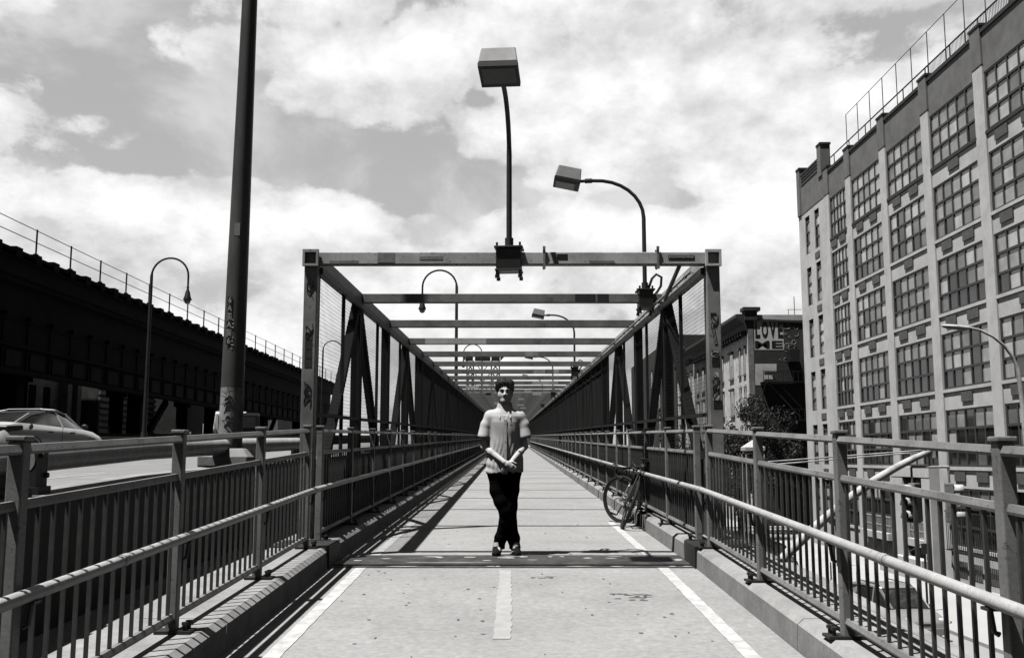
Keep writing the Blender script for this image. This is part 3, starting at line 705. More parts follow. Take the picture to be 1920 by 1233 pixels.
obj('siding', b, M['mid'], t2)
t3 = shed('black building end with one bright window deep under the railway', -31, 93, 125, 12, 'brick')
obj('window', MB().box(-31, -30.95, 100, 101.2, 3.3, 4.9), M['gl4'], t3); obj('window', MB().box(-31, -30.95, 96, 96.5, 3.6, 4.0), M['gl3'], t3)
for i in range(4): obj('pilaster', MB().box(-31, -30.7, 104 + i * 4, 104.4 + i * 4, GZ, 10), M['mid'], t3)
t4 = shed('grey gabled building end past the railway columns', -30, 128, 160, 7.5, 'greybrick')
obj('roof', MB().prism([(-40.2, 7.5), (-29.8, 7.5), (-35, 11)], lambda x, z: (x, 127.8, z), lambda x, z: (x, 160.2, z)), M['coping'], t4)

# ================================================================== far bridge tower
bt = thing('bridge_tower', 'distant steel lattice bridge tower seen between the overhead beams', 'tower', (-20.5, 700, GZ))
def TZ(py): return CZ + 700 * math.tan(math.atan((616.5 - py) / 1867) + R(7.43))
def TX(px): return (px - 960) / 1867 * 700 * .995
b = MB()
for x0, x1 in ((872, 886), (890, 919), (921, 937)): b.box(TX(x0), TX(x1), 697, 703, TZ(676), TZ(664))
b.prism([(TX(866), TZ(668)), (TX(871), TZ(676)), (TX(871), TZ(664)), (TX(868), TZ(664))], lambda x, z: (x, 697, z), lambda x, z: (x, 703, z))
b.prism([(TX(938), TZ(676)), (TX(945), TZ(668)), (TX(943), TZ(664)), (TX(938), TZ(664))], lambda x, z: (x, 697, z), lambda x, z: (x, 703, z))
obj('portal_box', b, M['dark'], bt)
for x in (875, 887, 921, 936): obj('leg', MB().bar((TX(x), 700, GZ), (TX(x), 700, TZ(676)), .9, 1.2), M['dark'], bt)
for z0, z1 in ((676, 697), (697, 716), (716, 740), (740, 770)):
    for x0, x1 in ((875, 887), (921, 936)):
        obj('brace', MB().bar((TX(x0), 700, TZ(z0)), (TX(x1), 700, TZ(z1)), .8, .8).bar((TX(x1), 701.5, TZ(z0)), (TX(x0), 701.5, TZ(z1)), .8, .8).bar((TX(x0), 700, TZ(z1)), (TX(x1), 700, TZ(z1)), .7, .7), M['dark'], bt)
    obj('cross_beam', MB().bar((TX(887), 700, TZ(z1)), (TX(921), 700, TZ(z1)), .7, .8).bar((TX(887), 700, TZ(z0)), (TX(904), 700, TZ(z1)), .5, .5).bar((TX(921), 700.8, TZ(z0)), (TX(904), 700.8, TZ(z1)), .5, .5), M['dark'], bt)

# ================================================================== factory building
FX = 22.8
fb = thing('factory_building', 'long pale six storey factory with rows of many paned windows', 'building', (FX, 60, GZ))
piers = [70.3 - .0, 65.7, 59.4, 53.05, 46.7, 40.35, 34.0, 27.6]
YE, YN = 77.3, 27.0
sills = [17.0, 13.0, 9.0, 5.0, 1.0, -3.0]
HW = 2.92
obj('core', MB().box(FX + .45, FX + 26, YN, YE - .02, GZ, 21.0), M['coping'], fb)
def wallz(bb, ya, yb, z0, z1, d=0.0): bb.box(FX - d, FX + .44, ya, yb, z0, z1)
wl = MB(); pp = MB(); cp = MB()
bays = []
for i in range(len(piers) - 1): bays.append((piers[i + 1] + .50, piers[i] - .50))
for ya, yb in bays:
    zs = [(GZ, sills[5])] + [(sills[k] + HW, sills[k - 1] - .0) for k in range(5, 0, -1)]
    for z0, z1 in zs: wl.box(FX + .02, FX + .44, ya, yb, z0, z1)
    pp.box(FX + .021, FX + .44, ya, yb, sills[0] + HW, 21.9)
    cp.box(FX - .06, FX + .5, ya - .01, yb + .01, 21.9, 22.1)
for p in piers:
    wl.box(FX - .05, FX + .44, p - .50, p + .50, GZ, 20.35); pp.box(FX - .08, FX + .44, p - .52, p + .52, 20.35, 22.3); cp.box(FX - .12, FX + .5, p - .58, p + .58, 22.3, 22.42)
# end bay with two narrow windows and a raised, panelled parapet
nar = [(72.2, 73.35), (74.55, 75.7)]
for k, z in enumerate(sills):
    top = z + HW; nxt = sills[k - 1] if k else 20.35
    wl.box(FX - .02, FX + .44, 70.82, YE, top, nxt)
    for ya, yb in ((70.82, 72.2), (73.35, 74.55), (75.7, YE)): wl.box(FX - .02, FX + .44, ya, yb, z, top)
wl.box(FX - .02, FX + .44, 70.82, YE, GZ, sills[5])
pp.box(FX - .05, FX + .5, 70.94, YE, 20.35, 23.4)
for a in (76.45,): pp.box(FX - .12, FX + .5, a, a + .8, 20.36, 24.05); cp.box(FX - .16, FX + .54, a - .05, a + .85, 24.05, 24.2)
pp.box(FX - .14, FX + .6, 70.96, 71.8, 22.0, 24.35); cp.box(FX - .18, FX + .65, 70.9, 71.86, 24.35, 24.5)
cp.box(FX - .1, FX + .55, 71.9, 76.3, 23.4, 23.55)
for z in (22.6, 22.9, 23.15): cp.box(FX - .09, FX - .05, 72.0, 76.2, z, z + .1)
wl.box(FX + .44, FX + 26, YE - .35, YE, GZ, 20.3)
obj('wall', wl, M['facade'], fb); obj('parapet', pp, M['parapet'], fb); obj('coping', cp, M['coping'], fb)
PM = [M['gl1'], M['gl2'], M['gl3'], M['gl4']]
def window(ya, yb, z0, z1, cols, rows, lite):
    pn = MB(); fr = MB(); cw = (yb - ya) / cols; rh = (z1 - z0) / rows
    blind = [random.random() for _ in range(cols)]
    for c in range(cols):
        for r in range(rows):
            u = random.random(); t_ = lite + (.22 if r == rows - 1 else (-.15 if r == 0 else 0)) + (blind[c] - .5) * .5
            pn.m = 3 if u < t_ * .30 else 2 if u < t_ * .85 else 1 if u < t_ * 1.5 else 0
            j = random.uniform(-.006, .006)
            pn.add([(FX + .10 + j, ya + c * cw, z0 + r * rh), (FX + .10, ya + (c + 1) * cw, z0 + r * rh), (FX + .10 - j, ya + (c + 1) * cw, z0 + (r + 1) * rh), (FX + .10, ya + c * cw, z0 + (r + 1) * rh)], [(0, 3, 2, 1)])
    for c in range(cols + 1): y = ya + c * cw; q = .08 if c in (0, cols) else .05; fr.box(FX + .045, FX + .12, y - q, y + q, z0, z1)
    for r in range(rows + 1): z = z0 + r * rh; q = .07 if r in (0, rows) else .06; fr.box(FX + .04, FX + .122, ya, yb, z - q, z + q)
    o = obj('window', pn, PM, fb, fix=False); obj('frame', fr, M['frame'], o)
    if cols > 1: obj('sill', MB().box(FX - .055, FX + .3, ya - .11, yb + .11, z0 - .20, z0 - .035), M['coping'] if z0 > 16 else M['facade'], o)
for i, (ya, yb) in enumerate(bays):
    for k, z in enumerate(sills):
        if k == 5 and i in (2, 4): continue
        window(ya + .06, yb - .06, z + .03, z + HW - .02, 5, 3, [.74, .55, .46, .34, .22, .10][k] + random.uniform(-.12, .12))
        if k < 5:
            for q in ((.28, .74) if (i + k) % 3 else (.5,)) if i else (.3, .78):
                y = ya + (yb - ya) * q; obj('vent', MB().box(FX - .05, FX + .05, y - .60, y + .60, z - .74, z - .26), M['vent'], fb)
for k, z in enumerate(sills):
    for ya, yb in nar: window(ya, yb, z + .03, z + HW - .4, 1, 3 if k else 3, .5)
    if k < 5: obj('vent', MB().box(FX - .06, FX + .0, 72.3, 73.4, z - .75, z - .3), M['vent'], fb)
# ground floor entrance with steps, pale pillars and a barred window
ya, yb = bays[2]
obj('entrance_surround', MB().box(FX - .6, FX + .4, ya, ya + 1.1, GZ + .13, .4).box(FX - .6, FX + .4, yb - 1.6, yb, GZ + .13, .4).box(FX - .62, FX + .4, ya, yb, .4, .95), M['facade'], fb)
obj('door', MB().box(FX + .2, FX + .3, ya + 1.1, yb - 1.6, GZ + 1, .4), M['vent'], fb)
st_ = obj('entrance_steps', MB().box(FX - 1.0, FX + .2, ya + .6, yb - .8, GZ + .13, GZ + 1.0).box(FX - 1.4, FX - 1.0, ya + .6, yb - .8, GZ + .13, GZ + .72).box(FX - 1.8, FX - 1.4, ya + .6, yb - .8, GZ + .13, GZ + .42), M['facade'], fb)
obj('handrail', MB().tube([(FX - 1.9, ya + .7, GZ + .4), (FX - 1.9, ya + .7, GZ + 1.3), (FX - .9, ya + .7, GZ + 1.9), (FX - .2, ya + .7, GZ + 1.9)], .03, 6), M['dark'], st_)
ya, yb = bays[4]; ya, yb = bays[3][0], bays[3][1]
b = MB()
for i in range(26): y = ya + .1 + (yb - ya - .2) * i / 25; b.box(FX - .32, FX - .29, y - .012, y + .012, -3.2, -1.3)
b.box(FX - .34, FX - .27, ya, yb, -1.3, -1.24).box(FX - .34, FX - .27, ya, yb, -3.26, -3.2).box(FX - .3, FX + .1, ya, ya + .05, -3.25, -3.2).box(FX - .3, FX + .1, yb - .05, yb, -3.25, -3.2)
obj('window_bars', b, M['black'], fb)
for i, (ya, yb) in enumerate(bays[3:6]):
    for q in (.2, .5, .8): 
        y = ya + (yb - ya) * q; o = obj('basement_window', MB().box(FX + .0, FX + .019, y - .5, y + .5, -4.55, -3.75), M['gl1'], fb)
        bb = MB()
        for k in range(6): bb.box(FX - .03, FX - .01, y - .48 + k * .19, y - .46 + k * .19, -4.55, -3.75)
        obj('bars', bb, M['mid'], o)
ya, yb = bays[4]
for i in (1, 2):
    a, e = bays[i]; bb = MB()
    for q in range(22): bb.box(FX - .3, FX - .27, a + .2 + q * .22, a + .26 + q * .22, -3.0, -2.1)
    bb.box(FX - .31, FX - .26, a + .2, a + 5.0, -2.1, -2.02).box(FX - .31, FX - .26, a + .2, a + 5.0, -2.6, -2.54)
    obj('planter_lattice', bb, M['wframe'], fb); obj('planter', MB().box(FX - .5, FX - .02, a + .2, a + 5.0, -3.4, -3.0), M['facade'], fb)
# roof fences
rfn = thing('roof_fence', 'tall thin fence set back on the factory roof against the sky', 'fence', (FX + 1.3, 50, 22.0))
src = None
for i in range(18):
    y = 69.3 - 2.35 * i
    m_ = MB().tube([(0, 0, -1.1), (0, 0, 4.0)], .03, 6)
    if src is None: src = obj('post', m_, M['vent'], rfn, local=True); c = src
    else: c = src.copy(); sc.collection.objects.link(c); c.parent = rfn
    c.location = (0, y - 50, 0)
obj('rail', MB().tube([(FX + 1.3, 69.3, 26.0), (FX + 1.3, 28, 26.0)], .022, 6), M['vent'], rfn)
rg = thing('roof_railing', 'low dark guard rail along the factory parapet', 'railing', (FX + .3, 50, 22.1))
obj('rail', MB().tube([(FX + .3, 70.0, 23.05), (FX + .3, 28, 23.05)], .045, 6), M['black'], rg)
for i in range(14): obj('post', MB().tube([(FX + .3, 69.2 - 3.17 * i, 22.0), (FX + .3, 69.2 - 3.17 * i, 23.05)], .035, 6), M['black'], rg)
b = MB()
for i in range(170): y = 53 - .15 * i; b.box(FX + .29, FX + .31, y - .008, y + .008, 22.0, 23.03)
obj('bar', b, M['black'], rg, kind='stuff')

# ================================================================== row of old houses past the cross street
def house(label, y0, y1, zt, wallm, wins, cornice=True, win_m='gl1'):
    t = thing('row_house', label, 'building', (FX, (y0 + y1) / 2, GZ))
    obj('wall', MB().box(FX, FX + 13, y0, y1 - .02, GZ, zt), M[wallm], t)
    if cornice:
        obj('cornice', MB().prism([(FX - 1.1, zt - .25), (FX - 1.1, zt + .05), (FX + .3, zt + .12), (FX + .3, zt - 1.5), (FX - .12, zt - 1.5), (FX - .3, zt - .9)], lambda x, z: (x, y0 - .05, z), lambda x, z: (x, y1 - .05, z)), M['coping'], t)
        b_ = MB()
        for i in range(int((y1 - y0) / 1.2)): b_.box(FX - .6, FX - .03, y0 + .4 + i * 1.2, y0 + .65 + i * 1.2, zt - 2.0, zt - 1.52)
        obj('bracket', b_, M['coping'], t, kind='stuff')
    for (wy, ww, arch) in wins:
        for z in (zt - 5.6, zt - 9.4, zt - 13.2, zt - 17.0):
            zz = z + 2.5
            o = obj('window', MB().box(FX - .02, FX + .02, wy - ww / 2, wy + ww / 2, z, zz), M[win_m], t)
            fr = MB().box(FX - .05, FX - .021, wy - ww / 2, wy - ww / 2 + .09, z, zz).box(FX - .05, FX - .021, wy + ww / 2 - .09, wy + ww / 2, z, zz).box(FX - .05, FX - .021, wy - ww / 2 + .09, wy + ww / 2 - .09, z + 1.2, z + 1.3)
            if ww > 1.2: fr.box(FX - .05, FX - .021, wy - .05, wy + .05, z, z + 1.2)
            obj('frame', fr, M['wframe'], o)
            obj('sill', MB().box(FX - .16, FX - .001, wy - ww / 2 - .12, wy + ww / 2 + .12, z - .2, z - .003), M['mid'], o)
            obj('hood', MB().box(FX - .20, FX - .001, wy - ww / 2 - .14, wy + ww / 2 + .14, zz + .003, zz + .22), M['coping' if not arch else 'whitewall'], o)
    return t
lh = house('white painted corner house with black cornice and a mural of words on its side', 95.6, 110.5, 15.25, 'whitewall', [(97.2, .8, 1), (99.2, .8, 1), (103.0, 1.7, 0), (107.6, 1.4, 0)])
house('grey brick house with black cornice seen through the right wire mesh', 111, 124, 15.0, 'greybrick', [(113, .8, 1), (115, .8, 1), (118.5, 1.6, 0), (122, 1.4, 0)])
house('weathered white house further along the row behind the mesh', 124.5, 137, 15.4, 'whitewall', [(126.5, .9, 1), (129, .9, 1), (132, 1.5, 0), (135, 1.2, 0)])
house('tall dark brick block at the far end of the row behind the mesh', 138, 190, 18.6, 'brick', [(142, 1.6, 0), (148, 1.6, 0), (154, 1.6, 0), (162, 1.6, 0)], False, 'gl2')
# painted side wall of the corner house
SY = 95.6
sw = obj('side_wall', MB().box(FX + .45, FX + 13, SY - .18, SY - .02, GZ, 14.7).box(FX + .001, FX + .45, SY - .18, SY - .02, GZ, 15.9), M['brick'], lh)
obj('corner_strip', MB().box(FX + .001, FX + .5, SY - .20, SY - .182, GZ, 13.9), M['greybrick'], lh)
obj('chimney', MB().box(FX - .3, FX + .9, SY - .35, SY + .9, 14.7, 15.6).box(FX - .45, FX + 1.2, SY - .45, SY + 1.0, 15.6, 15.95), M['brick'], lh)
obj('roof_edge', MB().bar((FX + .9, SY - .12, 14.72), (FX + 12, SY - .12, 14.25), .35, .2), M['coping'], lh)
def px2s(px, py): 
    c_, s_ = math.cos(R(7.43)), math.sin(R(7.43)); a = (px - 960) / 1867; q = (616.5 - py) / 1867
    t_ = SY / (c_ - q * s_); return a * t_, CZ + (s_ + q * c_) * t_
def sq(x0, x1, y0, y1, dep, thick=.01):
    a, zt_ = px2s(x0, y0); e, zb_ = px2s(x1, y1); return MB().box(a, e, SY - .182 - dep - thick, SY - .182 - dep, zb_, zt_)
mu = obj('mural_ground', sq(1412.5, 1469, 599.5, 656, .003), M['mural'], lh)
def word(ch, x0, x1, y0, y1, bold=.035):
    a, zt_ = px2s(x0, y0); e, zb_ = px2s(x1, y1); W, H = e - a, zt_ - zb_; bb = MB().text(ch, 1, lambda x, y, z: (x, y, z), .01, bold)
    xs = [p[0] for p in bb.v]; zs = [p[1] for p in bb.v]
    bb.v = [(a + (p[0] - min(xs)) / (max(xs) - min(xs)) * W, SY - .200 - p[2], zb_ + (p[1] - min(zs)) / (max(zs) - min(zs)) * H) for p in bb.v]
    obj('letter', bb, M['sticker'], mu)
for ch, x0, x1 in (('L', 1414.5, 1424.5), ('O', 1426.5, 1439.5), ('V', 1441, 1454.5), ('E', 1457, 1467.5)): word(ch, x0, x1, 603, 634)
for ch, x0, x1 in (('M', 1414.5, 1442), ('E', 1446, 1467)): word(ch, x0, x1, 639, 653, .025)
# smaller tags and faces painted beside the words
for i in range(20):
    cx_, cy_ = random.uniform(1472, 1494), random.uniform(604, 656)
    if i > 17: cx_, cy_ = random.uniform(1450, 1474), random.uniform(662, 690)
    pts = []
    r_ = random.uniform(1.5, 5); a0_ = random.uniform(0, 6)
    for q in range(8): x, z = px2s(cx_ + r_ * math.cos(a0_ + q * .6), cy_ + r_ * 1.2 * math.sin(a0_ + q * .6)); pts.append((x, SY - .19, z))
    obj('graffiti', MB().tube(pts, .022, 5), M['worn' if i % 3 else 'mid'], lh)
b = MB(); F_ = [(1415, 682), (1455, 682), (1455, 697), (1432, 697), (1432, 703), (1448, 703), (1448, 711), (1432, 711), (1432, 722), (1415, 722)]
pf = [px2s(*p) for p in F_]; b.prism(pf, lambda x, z: (x, SY - .196, z), lambda x, z: (x, SY - .184, z))
obj('pale_patch', b, M['whitewall'], lh)
fe = MB()
for z in (8.6, 5.0, 1.4):
    fe.box(FX + 1.0, FX + 6.4, SY - 1.5, SY - .2, z, z + .08)
    for x in range(0, 12): fe.box(FX + 1.0 + x * .47, FX + 1.05 + x * .47, SY - 1.5, SY - 1.45, z + .08, z + 1.0)
    fe.box(FX + 1.0, FX + 6.4, SY - 1.5, SY - 1.44, z + 1.0, z + 1.06)
    fe.bar((FX + 1.6, SY - .9, z - .1), (FX + 4.6, SY - .9, z - 3.5), .8, .12, (0, 0, 1)); fe.bar((FX + 1.6, SY - 1.35, z + .9), (FX + 4.6, SY - 1.35, z - 2.5), .05, .06); fe.bar((FX + 1.2, SY - 1.4, z), (FX + 1.2, SY - .2, z - 1.4), .08, .08)
obj('fire_escape', fe, M['black'], lh)
obj('roof_tank', sq(1474, 1492, 657, 680, -.002, 1.2), M['black'], lh)
an = thing('roof_antenna', 'thin antenna mast on the roof between the mural house and the factory', 'antenna', (FX + 5, SY + 1, 14.4))
obj('mast', MB().tube([(FX + 4.9, SY + 1, 14.2), (FX + 4.9, SY + 1, 17.2)], .04, 5).tube([(FX + 4.2, SY + 1, 15.9), (FX + 5.6, SY + 1, 15.9)], .03, 5).tube([(FX + 4.3, SY + 1, 14.2), (FX + 4.3, SY + 1, 15.9)], .03, 5), M['vent'], an)

# ================================================================== trees
def tree(label, x, y, h, cr, crown_c, n, seed):
    rnd = random.Random(seed); t = thing('street_tree', label, 'tree', (x, y, GZ), 'street trees by the corner')
    tb = MB().tube([(x, y, GZ), (x + .1, y, GZ + h * .25), (x - .1, y, GZ + h * .5), (x, y, GZ + h * .8)], [.24, .2, .14, .05], 8); cl = []
    for i in range(11):
        a = rnd.uniform(0, 6.28); z0 = GZ + h * rnd.uniform(.25, .6); ln = rnd.uniform(.5, 1) * cr[0]
        e = (x + ln * math.cos(a), y + ln * math.sin(a), z0 + rnd.uniform(1.5, 4)); tb.tube([(x, y, z0), ((x + e[0]) / 2, (y + e[1]) / 2, (z0 + e[2]) / 2 + .3), e], [.09, .06, .025], 6); cl.append((e, rnd.uniform(.9, 1.5)))
    obj('trunk', tb, M['bark'], t, smooth=True)
    for i in range(26):
        d = Vector((rnd.gauss(0, 1), rnd.gauss(0, 1), rnd.gauss(0, 1))).normalized() * rnd.uniform(.45, 1.0)
        cl.append(((crown_c[0] + d.x * cr[0], crown_c[1] + d.y * cr[1], crown_c[2] + d.z * cr[2]), rnd.uniform(.5, 1.15)))
    fb_ = MB()
    for i in range(n):
        c, r_ = cl[rnd.randrange(len(cl))]; d = Vector((rnd.gauss(0, 1), rnd.gauss(0, 1), rnd.gauss(0, .8))).normalized() * r_ * rnd.uniform(.55, 1.05); p = Vector(c) + d
        a = Vector((rnd.gauss(0, 1), rnd.gauss(0, 1), rnd.gauss(0, .5))).normalized(); u = a.orthogonal().normalized(); v_ = a.cross(u); s_ = rnd.uniform(.07, .16)
        fb_.add([p - u * s_, p - v_ * s_ * .5, p + u * s_, p + v_ * s_ * .5], [(0, 1, 2, 3)])
    obj('crown', fb_, M['leaf'], t, fix=False)
tree('dark leafy tree in front of the mural house, reaching its second floor', 21.6, 88, 11.5, (2.9, 2.6, 4.2), (21.4, 88, 2.3), 15000, 3)
tree('dark leafy tree against the end of the factory, tops out at the railing', 18.6, 82, 9, (2.4, 2.4, 3.0), (18.6, 82, .2), 9000, 5)
tree('low dense tree behind the right gantry post down on the cross street', 15.8, 90, 8.5, (2.5, 2.4, 2.8), (15.8, 90, -.2), 8000, 9)

# ================================================================== traffic mast, signals, cobra lamp, street things
tm = thing('traffic_mast', 'pale curved traffic signal mast arm with two guy rods over the street', 'traffic mast', (6.9, 27, GZ))
P_ = lambda px, py, y: (lambda a, q: (a * y / (math.cos(R(7.43)) - q * math.sin(R(7.43))), y, CZ + y * (math.sin(R(7.43)) + q * math.cos(R(7.43))) / (math.cos(R(7.43)) - q * math.sin(R(7.43)))))((px - 960) / 1867, (616.5 - py) / 1867)
ctl = [P_(1440, 1078, 27), P_(1478, 1036, 27), P_(1520, 995, 27), P_(1560, 960, 27), P_(1600, 928, 27), P_(1640, 900, 27), P_(1680, 876, 27), P_(1715, 858, 27), P_(1743, 846, 27)]
obj('arm', MB().tube(ctl, [.13, .13, .125, .12, .115, .11, .10, .09, .08], 14), M['pale'], tm, smooth=True)
px_ = ctl[0][0]
obj('mast_pole', MB().tube([(px_ - .05, 27, GZ), (px_ - .05, 27, P_(1440, 858, 27)[2])], [.17, .12], 14), M['mid'], tm, smooth=True)
tip = ctl[-1]
obj('guy_rod', MB().tube([(px_ - .05, 27, P_(1440, 866, 27)[2]), (tip[0], 27, tip[2] + .05)], .018, 6), M['pale'], tm)
obj('guy_rod', MB().tube([(px_ - .05, 26.9, P_(1440, 872, 27)[2]), (tip[0] - .3, 27, tip[2] - .02)], .018, 6), M['pale'], tm)
obj('tip_hook', MB().cb((tip[0] - .04, 27, tip[2] + .12), (.24, .12, .10)).cb((tip[0] + .1, 27, tip[2] - .02), (.08, .1, .3)), M['pale'], tm)
def signal(label, x, z, rz):
    t = thing('traffic_signal', label, 'traffic signal', (x, 27, z), 'traffic signals hanging under the mast arm', rz)
    obj('housing', MB().box(-.16, .16, -.10, .12, -.52, .52), M['mid'], t, local=True, bevel=.02)
    for k in (-.34, 0, .34):
        n = 10; q = []
        for yy, r_ in ((-.10, .145), (-.34, .145)):
            for i in range(n + 1): a = R(-25 + 230 * i / n); q.append((r_ * math.cos(a), yy - (.0 if yy > -.2 else .0), k + r_ * math.sin(a)))
        vv = obj('visor', MB().add(q, [(i, i + 1, n + 2 + i, n + 1 + i) for i in range(n)]), M['pale'], t, local=True, fix=False, smooth=True)
        so2 = vv.modifiers.new('thick', 'SOLIDIFY'); so2.thickness = .02
        obj('signal_lens', MB().tube([(0, -.10, k), (0, -.12, k)], .13, 16), M['black'], vv, local=True)
    obj('hanger', MB().tube([(0, 0, .52), (0, 0, .95)], .03, 8), M['mid'], t, local=True)
    return t
s1 = P_(1712, 942, 27); s2 = P_(1782, 942, 27)
signal('left pale traffic signal with three visors turned sideways', s1[0], s1[2], R(-62))
signal('right pale traffic signal with three visors near the pale pillar', s2[0], s2[2], R(70))
b_ = MB().tube([(s1[0], 27, s1[2] + .95), (s2[0], 27, s2[2] + .95)], .035, 8).tube([((s1[0] + s2[0]) / 2, 27, s1[2] + .95), ((s1[0] + s2[0]) / 2, 27, tip[2] - .1)], .03, 8).tube([((s1[0] + s2[0]) / 2, 27, tip[2] - .1), (tip[0], 27, tip[2] - .1)], .03, 8)
obj('signal_bracket', b_, M['pale'], tm)
cl_ = thing('cobra_lamp', 'pale cobra head street lamp curving in from the right edge', 'street lamp', (15.45, 30, GZ))
pts = [(15.45, 30, GZ), (15.45, 30, 0), (15.36, 30, 3.2)] + [P_(x, y, 30) for x, y in ((1908, 690), (1898, 668), (1883, 648), (1862, 631), (1838, 619), (1812, 613))]
obj('pole', MB().tube(pts, [.11, .09, .075, .06, .05, .045, .04, .04, .04], 12), M['pale'], cl_, smooth=True)
a, e = Vector(P_(1815, 614, 30)), Vector(P_(1765, 610, 30))
obj('lamp_head', MB().loft([[(lambda q: (q.x, q.y, q.z))(a + (e - a) * t_ + Vector((0, w_ * math.cos(t2), h_ * math.sin(t2) - h_ * .2))) for t2 in [R(30 * i) for i in range(12)]] for t_, w_, h_ in ((0, .05, .05), (.2, .09, .075), (.45, .14, .085), (.8, .13, .07), (1, .04, .03))]), M['pale'], cl_, smooth=True)
# hoop racks along the kerb
def hoop(label, x, y, nm='hoop_rack'):
    t = thing(nm, label, 'bicycle rack', (x, y, GZ + .13), 'hoop bicycle racks on the sidewalk')
    pts = [(-.28, 0, 0), (-.28, 0, .6)] + [(-.28 * math.cos(R(180 * i / 8)), 0, .6 + .28 * math.sin(R(180 * i / 8))) for i in range(1, 8)] + [(.28, 0, .6), (.28, 0, 0)]
    obj('hoop', MB().tube(pts, .028, 8), M['black'], t, smooth=True, local=True)
    obj('foot', MB().cb((-.28, 0, .006), (.14, .14, .012)).cb((.28, 0, .006), (.14, .14, .012)), M['black'], t, local=True); t.rotation_euler = (0, 0, R(70)); return t
hoop('black hoop rack beside the nose of the silver car', 16.75, 39.6)
hoop('black hoop rack further back along the kerb behind the silver car', 16.75, 49.5)
hoop('black hoop rack with a bicycle locked to it', 16.75, 53.5)
bo = thing('bollard_post', 'thin black post standing on the sidewalk near the entrance steps', 'post', (17.3, 42.6, GZ + .13))
obj('shaft', MB().tube([(17.3, 42.6, GZ + .13), (17.3, 42.6, -2.2)], .05, 8), M['black'], bo, smooth=True); obj('sign_plate', MB().cb((17.3, 42.55, -2.35), (.3, .03, .4)), M['dark'], bo)
cn = thing('canopy_tent', 'small white pyramid topped canopy beyond the right railing', 'canopy', (13.5, 56, GZ))
tp_ = P_(1411, 824, 56)
obj('canopy_roof', MB().add([(tp_[0] - .55, 55.45, tp_[2] - .42), (tp_[0] + .55, 55.45, tp_[2] - .42), (tp_[0] + .55, 56.55, tp_[2] - .42), (tp_[0] - .55, 56.55, tp_[2] - .42), (tp_[0], 56, tp_[2])], [(0, 1, 4), (1, 2, 4), (2, 3, 4), (3, 0, 4), (3, 2, 1, 0)]).box(tp_[0] - .55, tp_[0] + .55, 55.45, 56.55, tp_[2] - .60, tp_[2] - .422), M['paper'], cn)
for sx_ in (-1, 1):
    for sy_ in (-1, 1): obj('leg', MB().tube([(tp_[0] + sx_ * .5, 56 + sy_ * .5, GZ), (tp_[0] + sx_ * .5, 56 + sy_ * .5, tp_[2] - .8)], .03, 6), M['pale'], cn)
sg = thing('sign_pole', 'pole with a small round dark sign against the factory wall', 'sign', (18.4, 60, GZ + .13))
q = P_(1566, 968, 60)
obj('pole', MB().tube([(q[0], 60, GZ + .13), (q[0], 60, q[2] + .6)], .04, 6), M['mid'], sg); obj('sign_disc', MB().tube([(q[0], 59.92, q[2]), (q[0], 59.95, q[2])], .55, 20), M['black'], sg); obj('sign_bar', MB().cb((q[0], 59.91, q[2] - .05), (.5, .015, .14)), M['paper'], sg)

